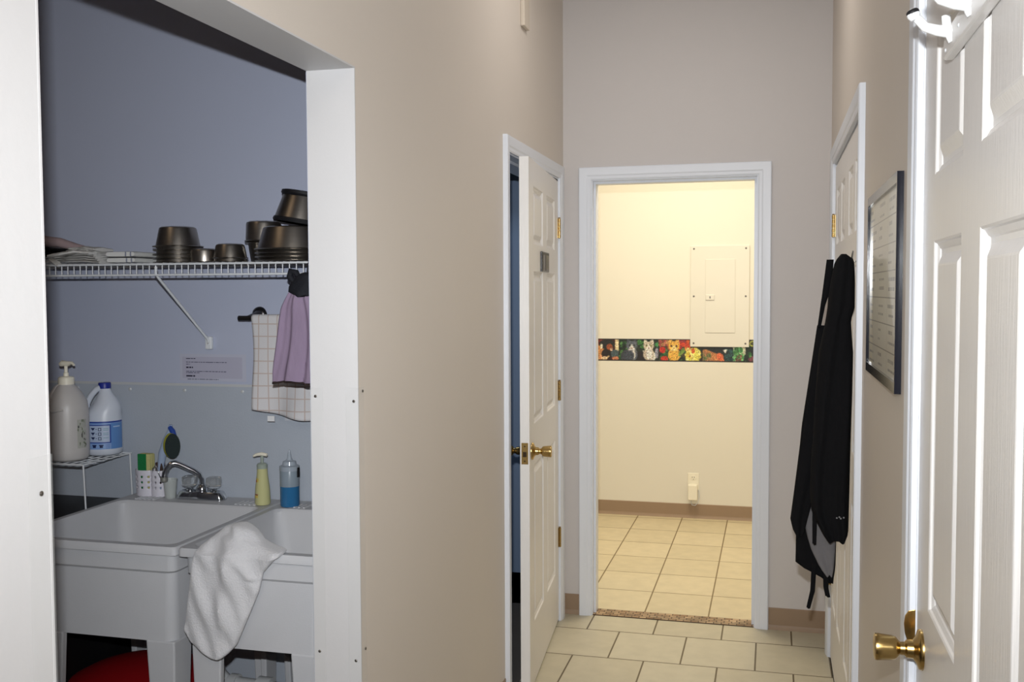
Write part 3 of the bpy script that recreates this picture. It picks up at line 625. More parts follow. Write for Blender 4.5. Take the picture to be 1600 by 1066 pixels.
def pad2(dx, dy, t0, t1, name, m):
    mb = MB(); n = 24; c = Vector((-1.856, 2.818, 1.030)); ax = Vector((.75, -.66, 0)); w = Vector((.66, .75, 0))
    mb.rings([[c + ax * t + w * (.024 * math.cos(2 * math.pi * k / n)) + Vector((0, 0, .040 * math.sin(2 * math.pi * k / n))) for k in range(n)] for t in (t0, t1)]); return mb.build(name, m, br, bevel=.002)
pad2(0, 0, -.018, .002, 'sponge_head', mat('yellow_foam', (178, 176, 60), .95, noise=.15, nscale=120, bump=.8)); pad2(0, 0, .002, .010, 'scrub_face', mat('dark_green_pad', (36, 46, 46), .95, noise=.3, nscale=200, bump=.8))
MB().tube([(-1.930, 2.822, .91), (-1.926, 2.816, .955), (-1.915, 2.814, .965), (-1.905, 2.818, .935), (-1.9, 2.824, .91)], .0025, 8).build('bail', CHROME, br, smooth=60)
MB().box((-1.927, 2.828, .90), (-1.902, 2.850, .972)).build('brush_block', mat('brown_bristle', (66, 50, 44), .9, noise=.3, nscale=120), br, bevel=.003)
# soap pump bottle
sb = thing('soap_pump_bottle', 'small pump bottle of pale yellow hand soap on the sinks', 'soap bottle', (-1.529, 2.80, .862))
MB().lathe([(.0001, 0), (.022, 0), (.0245, .006), (.0225, .05), (.018, .085), (.0165, .100), (.016, .112), (.0001, .112)], (-1.529, 2.80, .862), (0, 0, 1), 28, cap=False).build('bottle_body', mat('clear_soap_bottle', (192, 190, 140), .15, alpha=1), sb, smooth=50)
MB().lathe([(.0166, 0), (.0166, .012), (.013, .016), (.005, .018), (.0045, .040)], (-1.529, 2.80, .974), (0, 0, 1), 20).build('collar', mat('grey_green_collar', (150, 160, 150), .3), sb, smooth=40)
MB().tube([(-1.512, 2.80, 1.016), (-1.53, 2.80, 1.019), (-1.548, 2.80, 1.016), (-1.558, 2.80, 1.011)], [.005, .006, .005, .0035], 10).build('pump_head', IVORY, sb, smooth=50)
im = Img(12, 30, (200, 180, 90)); im.ell(5, 14, 5, 12, (176, 60, 30)); im.ell(6, 16, 3, 6, (210, 110, 40)); im.ell(4, 10, 2, 3, (60, 30, 60)); im.rect(0, 24, 12, 26, (120, 30, 30))
def curv(cx_, cy_, r0, r1, z0, z1, a0, a1): return lambda u, v: (cx_ + (r0 + (r1 - r0) * v) * math.cos(R(a0 + (a1 - a0) * u)), cy_ + (r0 + (r1 - r0) * v) * math.sin(R(a0 + (a1 - a0) * u)), z0 + (z1 - z0) * v)
raster('fruit_label', im.a, (0, 0, 0), (1, 0, 0), (0, 0, 1), parent=sb, rough=.4, fn=curv(-1.529, 2.80, .0242, .0186, .885, .945, 195, 262))
# squeeze bottle with blue liquid
sq = thing('squeeze_bottle', 'clear squeeze bottle half full of blue liquid', 'squeeze bottle', (-1.436, 2.80, .862))
MB().lathe([(.0001, 0), (.028, 0), (.0295, .004), (.0295, .062), (.0001, .062)], (-1.436, 2.80, .862), (0, 0, 1), 30, cap=False).build('blue_liquid', mat('blue_liquid', (46, 104, 150), .15, noise=.05), sq, smooth=40)
MB().lathe([(.0298, .062), (.0298, .112), (.027, .120), (.0001, .120)], (-1.436, 2.80, .862), (0, 0, 1), 30, cap=False).build('bottle_wall', mat('frosted_plastic', (150, 164, 176), .25, alpha=.75), sq, smooth=40)
MB().lathe([(.0305, 0), (.0305, .014), (.022, .017), (.020, .028), (.010, .032), (.007, .040), (.003, .062), (.0001, .063)], (-1.436, 2.80, .972), (0, 0, 1), 30).build('nozzle_cap', mat('clear_cap', (176, 186, 198), .15, alpha=.7), sq, smooth=40)
MB().box((-1.409, 2.792, .952), (-1.404, 2.806, .982)).build('cap_tab', RUBBER, sq, bevel=.001)

# black counter left of the sinks, wire rack and the jugs
tag(MB().box((-3.1, 2.30, 0), (-2.045, 2.885, .838)).build('black_cabinet', DARK, origin=(-2.5, 2.59, 0), bevel=.006), 'black topped cabinet left of the laundry sinks', 'cabinet')
rk = thing('wire_rack', 'small white wire shelf rack standing on the black cabinet', 'rack', (-2.23, 2.77, .838))
rx0, rx1, ry0, ry1, rz = -2.46, -2.050, 2.640, 2.878, .990
mb = MB()
for k in range(16): x = rx0 + (rx1 - rx0) * k / 15; mb.tube([(x, ry0, rz), (x, ry1, rz)], .0017, 6)
for y in np.linspace(ry0 + .02, ry1 - .02, 6): mb.tube([(rx0, y, rz - .002), (rx1, y, rz - .002)], .0015, 6)
mb.build('wire_deck', WIRE, rk, smooth=60)
MB().tube([(rx0, ry0, rz), (rx1, ry0, rz), (rx1, ry1, rz), (rx0, ry1, rz), (rx0, ry0, rz)], .0032, 8).build('rim_wire', WIRE, rk)
for x in (rx0, rx1):
    for y in (ry0, ry1 - .006): MB().tube([(x, y, rz), (x + (.006 if x == rx1 else -.006), y, .842)], .0028, 8).build('leg', WIRE, rk, smooth=60)
# pump jug
J1 = Vector((-2.157, 2.708, .994))
pj = thing('pump_jug', 'tall translucent white jug with a pump top on the wire rack', 'jug', J1)
jm = mat('milky_jug', (196, 192, 190), .38, noise=.04, nscale=20)
MB().lathe([(.0001, 0), (.055, 0), (.063, .008), (.0645, .03), (.0645, .150), (.063, .163), (.060, .185), (.044, .214), (.030, .232), (.022, .238), (.021, .244), (.0001, .244)], J1, (0, 0, 1), 40, cap=False).build('jug_body', jm, pj, smooth=60)
MB().lathe([(.0245, 0), (.0245, .020), (.021, .024), (.008, .026), (.008, .036), (.0055, .038), (.0055, .058)], J1 + Vector((0, 0, .238)), (0, 0, 1), 24).build('pump_collar', IVORY, pj, smooth=40)
MB().tube([J1 + Vector(p) for p in ((-.020, 0, .300), (-.012, 0, .304), (.010, 0, .303), (.026, -.004, .306), (.036, -.008, .300))], [.007, .010, .008, .005, .0035], 12).build('pump_spout', IVORY, pj, smooth=50)
MB().tube([J1 + Vector(p) for p in ((-.030, -.052, .158), (-.026, -.040, .200), (-.020, -.020, .226), (-.014, -.012, .236))], [.010, .011, .010, .008], 12).build('jug_handle', jm, pj, smooth=60)
MB().tube([J1 + Vector(p) for p in ((-.030, -.054, .162), (.000, -.064, .158), (.030, -.054, .162))], [.004, .005, .004], 8).build('handle_ledge', jm, pj, smooth=60)
im = Img(20, 24, (176, 176, 168)); im.speck(1, 1, 19, 23, ((110, 120, 96), (80, 80, 76), (190, 190, 184)), 30, 1.5, random.Random(2))
raster('side_label', im.a, (0, 0, 0), (1, 0, 0), (0, 0, 1), parent=pj, fn=curv(J1.x, J1.y, 0.0650, .0650, J1.z + .04, J1.z + .13, -26, 4))
# bleach jug
J2 = Vector((-2.117, 2.828, .994))
bj = thing('bleach_jug', 'white bleach jug with blue cap and blue label on the wire rack', 'jug', J2)
bm_ = mat('white_jug_plastic', (208, 214, 226), .35, noise=.02)
rings = []
for z, rx, ox in ((0, .052, 0), (.006, .060, 0), (.020, .0615, 0), (.110, .0615, 0), (.120, .061, .0), (.135, .058, .002), (.150, .052, .010), (.168, .041, .016), (.186, .031, .016), (.202, .021, .013), (.214, .017, .012), (.222, .016, .012)):
    rings.append([(J2.x + ox + rx * math.cos(2 * math.pi * k / 36), J2.y + rx * (.92) * math.sin(2 * math.pi * k / 36), J2.z + z) for k in range(36)])
MB().rings(rings).build('jug_body', bm_, bj, smooth=60)
MB().tube([J2 + Vector(p) for p in ((-.050, -.012, .122), (-.052, -.014, .145), (-.044, -.016, .170), (-.028, -.016, .194), (-.010, -.014, .212), (.004, -.010, .219))], [.014, .012, .0105, .010, .010, .010], 14).build('jug_handle', bm_, bj, smooth=60)
MB().lathe([(.0195, 0), (.0195, .016), (.018, .019), (.0001, .0192)], J2 + Vector((.010, 0, .215)), (0, 0, 1), 26).build('cap', mat('blue_cap', (34, 48, 140), .4), bj, smooth=40)
im = Img(90, 54, (132, 164, 214)); B1 = (30, 62, 150)
im.rect(0, 0, 90, 3, B1); im.rect(10, 8, 62, 40, (176, 190, 214)); im.rect(8, 6, 64, 8, B1); im.rect(8, 40, 64, 42, B1); im.rect(62, 6, 64, 42, B1); im.rect(64, 4, 90, 54, (96, 140, 200)); im.rect(68, 10, 82, 12, (180, 200, 230)); im.rect(0, 8, 8, 40, (60, 96, 176))
im.rect(12, 12, 26, 28, (110, 160, 210)); im.ell(19, 19, 5, 6, (226, 232, 240)); im.rect(12, 32, 28, 34, (90, 120, 180)); im.rect(12, 36, 24, 37.5, (90, 120, 180))
for yy in (12, 21, 30): im.poly([(32, yy), (39, yy), (35.5, yy + 6)], (22, 34, 80)); im.rect(40.5, yy + 2, 42, yy + 3.5, (22, 34, 80)); im.rect(44, yy, 49, yy + 6, (22, 34, 80)); im.rect(45.3, yy + 1.4, 47.7, yy + 4.6, (176, 190, 214))
for yy in (13, 16, 22, 25, 31): im.rect(52, yy, 60, yy + 1.2, (104, 150, 170))
for xx in (34, 45): im.poly([(xx, 45), (xx + 7, 45), (xx + 5.5, 51), (xx + 1.5, 51)], (22, 34, 80))
for yy in (45, 48, 51): im.rect(12, yy, 28, yy + 1.2, (80, 110, 180)); im.rect(55, yy, 62, yy + 1.2, (80, 110, 180))
raster('blue_label', im.a, (0, 0, 0), (1, 0, 0), (0, 0, 1), parent=bj, rough=.4, fn=lambda u, v: (J2.x + .0622 * math.cos(R(208 + 168 * u)), J2.y + .0622 * .921 * math.sin(R(208 + 168 * u)), J2.z + .022 + .090 * v))

# white towel over the right sink rim
tw = MB(); rows_t = [(.925, -1.356, -1.320), (.918, -1.368, -1.296), (.907, -1.380, -1.270), (.894, -1.394, -1.252), (.886, -1.400, -1.240), (.879, -1.408, -1.196), (.872, -1.415, -1.181), (.862, -1.418, -1.186), (.845, -1.424, -1.205), (.819, -1.428, -1.229), (.77, -1.435, -1.242), (.719, -1.443, -1.265), (.659, -1.454, -1.293), (.627, -1.436, -1.308), (.602, -1.396, -1.332), (.589, -1.372, -1.349)]
rr = interp_rows(rows_t, 64); rings = []; m = 44
for i, (z, a, b) in enumerate(rr):
    up = max(0.0, (z - .858) / .067); ring = []
    for k in range(m):
        t = 2 * math.pi * k / m; c, q = math.cos(t), math.sin(t); x = (a + b) / 2 + (b - a) / 2 * c
        yf = 2.228 + .05 * up; yb = 2.2655 if z < .862 else 2.31 + .02 * up
        s = (x + 1.31 + (z - .75) * .16)
        fold = .010 * (1 - abs(math.sin(s * 27 + .8 * math.sin(z * 12) + .4))) ** 1.4 * 2 - .006 + .006 * math.sin(s * 58 + 1.1 * math.sin(z * 11)) + (.012 * math.exp(-((x + 1.315 + (z - .87) * .9) / .012) ** 2) if .80 < z < .90 else 0) + .005 * math.sin(s * 120 + z * 25) + .004 * math.sin(z * 40 + s * 30)
        e = abs(q) ** .55
        if q < 0: y = (yf + yb) / 2 - ((yb - yf) / 2 + max(-.008, fold)) * e
        else: y = (yf + yb) / 2 + (yb - yf) / 2 * e * .98
        ring.append((x, y, z + (.006 * math.sin(s * 40) if up > 0 else 0)))
    rings.append(ring)
tw.rings(rings)
# the part that falls inside the basin
tw.rings([[(-1.325 + (.055 + .008 * i) * math.cos(2 * math.pi * k / 24) , 2.334 + .022 * i * .4 + .014 * math.sin(2 * math.pi * k / 24) + .003 * math.sin(k * 1.7), .892 - .035 * i) for k in range(24)] for i in range(5)])
tag(tw.build('white_towel', TERRY, origin=(-1.31, 2.25, .6), smooth=80, subsurf=1), 'thick white terry towel draped over the front rim of the right sink', 'towel')

# red basin, pipes below
rb = MB().lathe([(.0001, 0), (.130, 0), (.14, .01), (.195, .345), (.205, .36), (.205, .367), (.16, .39), (.10, .408), (.03, .417), (.0001, .417)], (-1.835, 2.60, 0.0), (0, 0, 1), 48, cap=False)
tag(rb.build('red_bucket', mat('dark_red_plastic', (150, 16, 24), .4, noise=.04), origin=(-1.835, 2.60, 0), smooth=45), 'round red plastic tub with a domed lid under the left sink', 'bucket')
pp = thing('drain_pipe', 'white plastic drain pipes under the right sink', 'pipe', (-1.35, 2.62, .36))
MB().tube([(-1.565, 2.62, .360), (-1.50, 2.62, .357), (-1.30, 2.62, .350), (-1.09, 2.62, .345)], .026, 18).build('pipe_run', PVC, pp, smooth=60)
for x in (-1.545, -1.455, -1.435): MB().tube([(x, 2.62, .358), (x + .022, 2.62, .357)], .034, 18).build('pipe_nut', PVC, pp, smooth=40)
MB().tube([(-1.555, 2.62, .36), (-1.585, 2.62, .39), (-1.585, 2.60, .46), (-1.60, 2.58, .60)], .022, 14).build('pipe_bend', PVC, pp, smooth=60)
MB().tube([(-1.30, 2.70, .59), (-1.30, 2.70, .42)], .022, 14).build('tail_pipe', PVC, pp, smooth=60)
MB().tube([(-1.52, 2.78, .56), (-1.42, 2.74, .42), (-1.33, 2.70, .385)], .009, 10).build('hose', mat('grey_hose', (120, 120, 122), .5), pp, smooth=60)

# ------------------------------------------------------------------ wire wall shelf
sh = thing('wire_wall_shelf', 'long white wire shelf over the sinks carrying bowls and cloths', 'shelf', (-1.8, 2.75, 1.605))
sx0, sx1, sy0, sy1, sz = -2.70, XI - .006, 2.600, 2.893, 1.606
mb = MB(); n = int((sx1 - sx0) / .0215)
for k in range(n + 1):
    x = sx0 + k * .0215; mb.tube([(x, sy1, sz), (x, sy0 + .004, sz), (x, sy0, sz - .004), (x, sy0, sz - .036)], .0017, 6)
mb.build('deck_wires', WIRE, sh, smooth=60)
mb = MB()
for y, z, r in ((sy0 - .003, sz - .003, .0032), (sy0 - .003, sz - .0345, .0032), (sy1, sz - .003, .003), (2.75, sz - .003, .003)): mb.tube([(sx0, y, z), (sx1, y, z)], r, 8)
mb.build('long_wires', WIRE, sh, smooth=60)
bk = MB().tube([(-1.752, sy0 - .002, sz - .010), (-1.752, sy0 - .004, sz - .032), (-1.752, sy0 + .012, sz - .045), (-1.760, 2.880, 1.372), (-1.760, 2.888, 1.350)], .0042, 10).build('brace', WIRE, sh, smooth=50)
MB().box((-1.772, 2.884, 1.336), (-1.748, 2.8995, 1.378)).build('brace_foot', WIRE, bk, bevel=.004)
MB().lathe([(.003, 0), (.003, .002)], (-1.760, 2.884, 1.357), (0, -1, 0), 10).build('screw', SHADE, bk)

# bowls: inverted steel bowls; proto at origin
def bowl_mesh(rt, rr_, h, name='steel_bowl'):
    """inverted bowl: flat base up. rt radius at base (top), rr_ outer rim radius (bottom)"""
    wall = rr_ - (.010 if rr_ - rt > .012 else .004)
    prof = [(.0001, h), (rt - .008, h), (rt - .002, h - .003), (rt, h - .008), (wall, .004), (rr_ - .002, .004), (rr_, .002), (rr_ - .002, 0), (wall - .002, .001), (rt - .003, h - .010), (rt - .010, h - .004), (.0001, h - .004)]
    return MB().lathe(prof, (0, 0, 0), (0, 0, 1), 44, cap=False)
BM = {}
def bowl(x, y, z, rt, rr_, h, label, group=None, up=False, tilt=None):
    key = (rt, rr_, h)
    if key not in BM:
        o = bowl_mesh(rt, rr_, h).build('steel_bowl', STEEL, smooth=32); BM[key] = o
    else:
        o = BM[key].copy(); sc.collection.objects.link(o)
        for k in list(o.keys()):
            if k in ('group', 'label', 'category'): del o[k]
    o.location = (x, y, z)
    if up: o.rotation_euler = (math.pi, 0, 0); o.location.z = z + h
    if tilt: o.rotation_euler = tilt
    return tag(o, label, 'bowl', group)
zs = sz + .0035
names = ['lowest', 'second from below', 'middle', 'second from above']
G = 'inverted steel bowls nested in the left stack'
for k in range(4): bowl(-1.770, 2.742, zs + k * .0122, .057, .075, .050 if k < 4 else .062, f'upside down steel bowl, {names[k]} of the left stack of five', G)
bowl(-1.770, 2.742, zs + 4 * .0122, .056, .076, .062, 'upside down steel bowl on top of the left stack of five', G)
bowl(-1.676, 2.735, zs, .041, .044, .043, 'smallest straight sided steel bowl beside the left stack')
G = 'two small nested steel bowls'
bowl(-1.586, 2.732, zs, .043, .053, .040, 'lower rim of the two small nested steel bowls in the middle', G)
bowl(-1.586, 2.732, zs + .011, .043, .0535, .045, 'upper one of the two small nested steel bowls in the middle', G)
G = 'two mid sized steel bowls rim to rim'
bowl(-1.522, 2.822, zs, .040, .058, .064, 'upright steel bowl under the inverted one behind the small bowls', G, up=True)
bowl(-1.522, 2.822, zs + .0655, .053, .059, .062, 'inverted steel bowl resting rim to rim on the upright one', G)
G = 'large steel bowls nested in the right stack'
for k in range(3): bowl(-1.372, 2.725, zs + k * .0112, .086, .114, .050, f'large upside down steel bowl, {["lowest", "second", "third"][k]} from below in the right stack', G)
bowl(-1.372, 2.725, zs + 3 * .0112, .090, .115, .068, 'large upside down steel bowl on top of the right stack', G)
# tilted rubber footed bowl
tb = thing('rubber_rimmed_bowl', 'deep steel bowl with black rubber rings tilted on the right stack', 'bowl', (-1.352, 2.725, zs + .1085))
tb.rotation_euler = (R(-3), R(9), 0)
c0 = Vector(tb.location)
MB().lathe([(.0001, .088), (.058, .088), (.060, .083), (.076, .010), (.074, .010), (.057, .083), (.0001, .084)], c0, (0, 0, 1), 44, cap=False).build('bowl_body', STEEL, tb, smooth=32)
MB().lathe([(.0001, .0965), (.054, .0965), (.066, .094), (.0675, .086), (.063, .080), (.0575, .0805), (.0575, .090), (.0001, .091)], c0, (0, 0, 1), 44, cap=False).build('rubber_foot', RUBBER, tb, smooth=32)
MB().lathe([(.070, .012), (.0775, .014), (.080, .007), (.0775, .001), (.070, .002), (.070, .012)], c0, (0, 0, 1), 44, cap=False).build('rubber_rim', RUBBER, tb, smooth=32)

# cloths on the shelf
def folded(name, label, cat_, x0, x1, y0, y1, z0, h, m, layers=2, seed=0, wob=.004, group=None):
    rng = random.Random(seed); mb = MB(); lh = h / layers
    for l in range(layers):
        dx0, dx1 = rng.uniform(-1, 1) * wob, rng.uniform(-1, 1) * wob; n = 28; rings = []
        for j in range(9):
            v = j / 8; yy = y0 + (y1 - y0) * v; ring = []
            e = 1 if 0 < j < 8 else .8
            for k in range(n):
                t = 2 * math.pi * k / n; c, q = math.cos(t), math.sin(t)
                x = (x0 + x1 + dx0 + dx1) / 2 + ((x1 - x0) / 2) * math.copysign(abs(c) ** .35, c)
                z = z0 + lh * (l + .5) + lh * .49 * e * math.copysign(abs(q) ** .5, q) + (wob * .5 * math.sin(x * 90 + v * 6 + seed) if layers > 1 and q > 0 and l == layers - 1 else 0)
                ring.append((x, yy + wob * math.sin(3 * c + l), z))
            rings.append(ring)
        mb.rings(rings)
    o = mb.build(name, m, origin=((x0 + x1) / 2, (y0 + y1) / 2, z0), smooth=60); return tag(o, label, cat_, group)
STR = bpy.data.materials.new('striped_towel'); STR.use_nodes = True
nt = STR.node_tree; N = nt.nodes; L = nt.links; b = N['Principled BSDF']; b.inputs['Roughness'].default_value = .9
tc = N.new('ShaderNodeTexCoord'); sep = N.new('ShaderNodeSeparateXYZ'); L.new(tc.outputs['Object'], sep.inputs[0])
mr = N.new('ShaderNodeMath'); mr.operation = 'GREATER_THAN'; mr.inputs[1].default_value = .008; L.new(sep.outputs[0], mr.inputs[0])
fr = N.new('ShaderNodeMath'); fr.operation = 'WRAP'; fr.inputs[1].default_value = .017; fr.inputs[2].default_value = 0; L.new(sep.outputs[0], fr.inputs[0])
lt = N.new('ShaderNodeMath'); lt.operation = 'LESS_THAN'; lt.inputs[1].default_value = .005; L.new(fr.outputs[0], lt.inputs[0])
mu = N.new('ShaderNodeMath'); mu.operation = 'MULTIPLY'; L.new(mr.outputs[0], mu.inputs[0]); L.new(lt.outputs[0], mu.inputs[1])
mx = N.new('ShaderNodeMix'); mx.data_type = 'RGBA'; mx.inputs[6].default_value = (*lin((208, 208, 206)), 1); mx.inputs[7].default_value = (*lin((130, 134, 150)), 1); L.new(mu.outputs[0], mx.inputs[0]); L.new(mx.outputs[2], b.inputs['Base Color'])
G = 'folded striped towels'
folded('folded_towel', 'folded white towel with grey stripes, lower of two on the shelf', 'towel', -1.948, -1.852, 2.64, 2.80, zs, .0165, STR, 1, 1, .001, G)
folded('folded_towel', 'folded white towel with grey stripes, upper of two on the shelf', 'towel', -1.952, -1.854, 2.64, 2.80, zs + .0175, .0175, STR, 1, 2, .001, G)
# heap of white rags with bent flaps
mb = MB(); rng = random.Random(8)
def flap(p, w, th, n=14):
    pts = [Vector(q) for q in p]; rings = []
    ts = np.linspace(0, len(pts) - 1, n)
    for t in ts:
        i = min(int(t), len(pts) - 2); q = pts[i].lerp(pts[i + 1], t - i); ring = []
        for k in range(16):
            a = 2 * math.pi * k / 16; c, s_ = math.cos(a), math.sin(a)
            ring.append((q.x + .002 * math.sin(k), q.y + w / 2 * math.copysign(abs(c) ** .6, c), q.z + th * s_ + .0015 * math.sin(k * 2 + t * 3)))
        rings.append(ring)
    mb.rings(rings)
for k in range(7):
    z = zs + .0045 + k * .0068; flap([(-2.145 + k * .012 + rng.uniform(-.01, .01), 2.70, z - .0005 * k), (-2.09, 2.70, z + .001), (-2.02, 2.70, z + .002), (-1.968 - k * .008, 2.70, z - .003)], .16 - .006 * k, .0034)
flap([(-2.125, 2.615, zs + .012), (-2.10, 2.600, zs + .004), (-2.085, 2.600, zs - .006)], .03, .004); flap([(-2.13, 2.62, zs + .022), (-2.10, 2.62, zs + .026), (-2.04, 2.62, zs + .034), (-1.99, 2.63, zs + .03)], .04, .005)
flap([(-2.06, 2.68, zs + .040), (-2.03, 2.68, zs + .048), (-1.99, 2.68, zs + .042)], .10, .005)
tag(mb.build('rag_heap', RAG, origin=(-2.06, 2.70, zs), smooth=70), 'loose heap of folded white rags on the wire shelf', 'rags')
folded('folded_cloth', 'flat grey white cloth at the far left of the shelf', 'cloth', -2.36, -2.165, 2.64, 2.82, zs, .024, RAG, 3, 5, .004)
folded('black_bag', 'black folded bag between the cloths at the far left', 'bag', -2.36, -2.150, 2.64, 2.82, zs + .026, .026, BLACKC, 2, 3, .004)
mb = MB(); mb.tube([(-2.36, 2.70, zs + .076), (-2.24, 2.70, zs + .074), (-2.16, 2.70, zs + .068), (-2.10, 2.70, zs + .052), (-2.068, 2.70, zs + .050)], [.020, .019, .015, .012, .006], 18)
tag(mb.build('rolled_cloth', mat('pink_beige_cloth', (158, 138, 140), .9, noise=.12, nscale=40, bump=.6, bscale=120), origin=(-2.2, 2.70, zs + .05), smooth=70), 'rolled pinkish beige cloth on top of the black bag', 'cloth')

# towel rail, checked towel, purple garment, notices
tr = thing('towel_rail', 'dark metal towel rail on the alcove wall', 'towel rail', (-1.57, 2.84, 1.438))
MB().tube([(-1.622, 2.838, 1.438), (-1.60, 2.838, 1.438), (XI - .02, 2.838, 1.438)], .0085, 16).build('bar', mat('dark_bronze', (70, 68, 70), .3, .9), tr, smooth=60)
MB().tube([(-1.588, 2.838, 1.438), (-1.583, 2.875, 1.447), (-1.583, 2.897, 1.448)], [.0095, .010, .018], 16).build('post', MATS['dark_bronze'], tr, smooth=50)
MB().lathe([(.0001, .012), (.016, .011), (.025, .004), (.026, 0)], (-1.583, 2.8995, 1.448), (0, -1, 0), 24).build('flange', MATS['dark_bronze'], tr, smooth=50)
GRID = bpy.data.materials.new('checked_towel'); GRID.use_nodes = True; nt = GRID.node_tree; N = nt.nodes; L = nt.links; b = N['Principled BSDF']; b.inputs['Roughness'].default_value = .92
tc = N.new('ShaderNodeTexCoord'); sep = N.new('ShaderNodeSeparateXYZ'); L.new(tc.outputs['Object'], sep.inputs[0]); outs = []
for ax_, per in ((0, .0315), (2, .0385)):
    w = N.new('ShaderNodeMath'); w.operation = 'WRAP'; w.inputs[1].default_value = per; w.inputs[2].default_value = 0; L.new(sep.outputs[ax_], w.inputs[0])
    l = N.new('ShaderNodeMath'); l.operation = 'LESS_THAN'; l.inputs[1].default_value = .0034; L.new(w.outputs[0], l.inputs[0]); outs.append(l)
ad_ = N.new('ShaderNodeMath'); ad_.operation = 'MAXIMUM'; L.new(outs[0].outputs[0], ad_.inputs[0]); L.new(outs[1].outputs[0], ad_.inputs[1])
mx = N.new('ShaderNodeMix'); mx.data_type = 'RGBA'; mx.inputs[6].default_value = (*lin((206, 204, 206)), 1); mx.inputs[7].default_value = (*lin((188, 172, 166)), 1); L.new(ad_.outputs[0], mx.inputs[0]); L.new(mx.outputs[2], b.inputs['Base Color'])
nn = N.new('ShaderNodeTexNoise'); nn.inputs['Scale'].default_value = 400; bpn = N.new('ShaderNodeBump'); bpn.inputs['Strength'].default_value = .5; bpn.inputs['Distance'].default_value = .001; L.new(tc.outputs['Object'], nn.inputs[0]); L.new(nn.outputs[0], bpn.inputs['Height']); L.new(bpn.outputs[0], b.inputs['Normal'])
hd = thing('checked_towel', 'white hand towel with tan checks hanging on the dark rail', 'towel', (-1.36, 2.83, 1.15))
mb = MB(); xs = np.linspace(0, 1, 60); prof = []
back = [(2.8495, 1.20 + .02 * k) for k in range(12)] + [(2.8495, 1.435)]
rings = []
NV = 40
for u in xs:
    xl = -1.573 + u * (.50)
    col = []
    for y, z in back: col.append((xl, y + .001, z))
    for a in (150, 120, 90, 60, 30): col.append((xl, 2.838 - .0105 * math.cos(R(a)), 1.438 + .0115 * math.sin(R(a))))
    zb = 1.155 - .028 * min(1, u * 3) - .01 * u
    for k in range(NV + 1):
        v = k / NV; z = 1.436 + (zb - 1.436) * v
        x = xl + .010 * v * (1 - u) + .004 * math.sin(v * 5) * (1 - u)
        y = 2.828 - .012 * v * (math.sin(u * 21 + 1.5 * v) + .6) * (.3 + .7 * v)
        col.append((x, y, z))
    rings.append(col)
mb.rings(rings, closed=False, cap=False)
mb.build('towel_cloth', GRID, hd, solid=.0024, smooth=70)
MB().box((-1.520, 2.822, 1.118), (-1.496, 2.8235, 1.135)).build('care_tag', mat('white_tag', (226, 226, 228), .6), hd)
pg = thing('purple_garment', 'dusty purple kitchen towel with black top hanging from the shelf', 'hanging towel', (-1.275, 2.585, 1.26))
mb = MB(); bulk(mb, [(1.528, -1.314, -1.236, 2.585), (1.505, -1.326, -1.226, 2.585), (1.477, -1.342, -1.210, 2.585), (1.441, -1.350, -1.200, 2.585), (1.369, -1.360, -1.190, 2.585), (1.296, -1.371, -1.180, 2.585), (1.268, -1.372, -1.178, 2.585)], 30, 80, .022, folds=9, amp=.009, seed=3)
mb.build('skirt', PURPLE, pg, smooth=70)
mb = MB(); bulk(mb, [(1.269, -1.373, -1.177, 2.585), (1.262, -1.3735, -1.1765, 2.585)], 3, 80, .023, folds=9, amp=.009, seed=3); mb.build('hem', mat('brown_hem', (70, 56, 52), .8), pg, smooth=70)
mb = MB(); bulk(mb, [(1.575, -1.268, -1.240, 2.584), (1.570, -1.285, -1.232, 2.584), (1.552, -1.300, -1.228, 2.584), (1.535, -1.316, -1.228, 2.584), (1.518, -1.318, -1.230, 2.584), (1.508, -1.300, -1.240, 2.584)], 14, 30, .024, folds=3, amp=.003, seed=5); mb.build('knit_top', mat('black_knit', (20, 22, 30), .8, noise=.2, nscale=90, bump=.6), pg, smooth=70)
MB().tube([(-1.30, 2.584, 1.545), (-1.315, 2.582, 1.562), (-1.31, 2.582, 1.578), (-1.295, 2.582, 1.575), (-1.285, 2.584, 1.556)], [.007, .010, .010, .009, .007], 12).build('loop', MATS['black_knit'], pg, smooth=60)
MB().tube([(-1.262, 2.584, 1.57), (-1.262, 2.592, 1.60), (-1.258, 2.598, 1.616), (-1.254, 2.604, 1.600)], .0022, 8).build('hook', RUBBER, pg, smooth=60)
im = Img(104, 38, (186, 188, 204)); im.rect(4, 4, 98, 34, (177, 176, 194)); K = (48, 48, 66); K2 = (88, 88, 108)
for x0, x1, y, h, c in ((10, 25, 6, 1.5, K), (10, 74, 11.5, 1, K2), (10, 16, 14, .9, K2), (10, 21, 18.2, 1.5, K), (10, 73, 24, 1, K2), (10, 31, 26.4, .9, K2), (10, 24, 30.5, 1.5, K), (12, 61, 35, 1, K2)):
    x = x0
    while x < x1: wd = min(rng.uniform(2, 5), x1 - x); im.rect(x, y, x + wd, y + h, c); x += wd + (.6 if h > 1.2 else .9)
tag(raster('wall_notice', im.a, (-1.874, 2.8988, 1.232), (.240, 0, 0), (0, 0, .088), rough=.25, origin=(-1.755, 2.8988, 1.232)), 'laminated printed notice above the splash panel', 'notice')
tag(MB().box((-1.497, 2.8925, 1.112), (-1.415, 2.894, 1.20)).build('note_paper', mat('pale_paper', (190, 192, 200), .6), origin=(-1.455, 2.893, 1.11)), 'small white note peeking out below the checked towel', 'note')

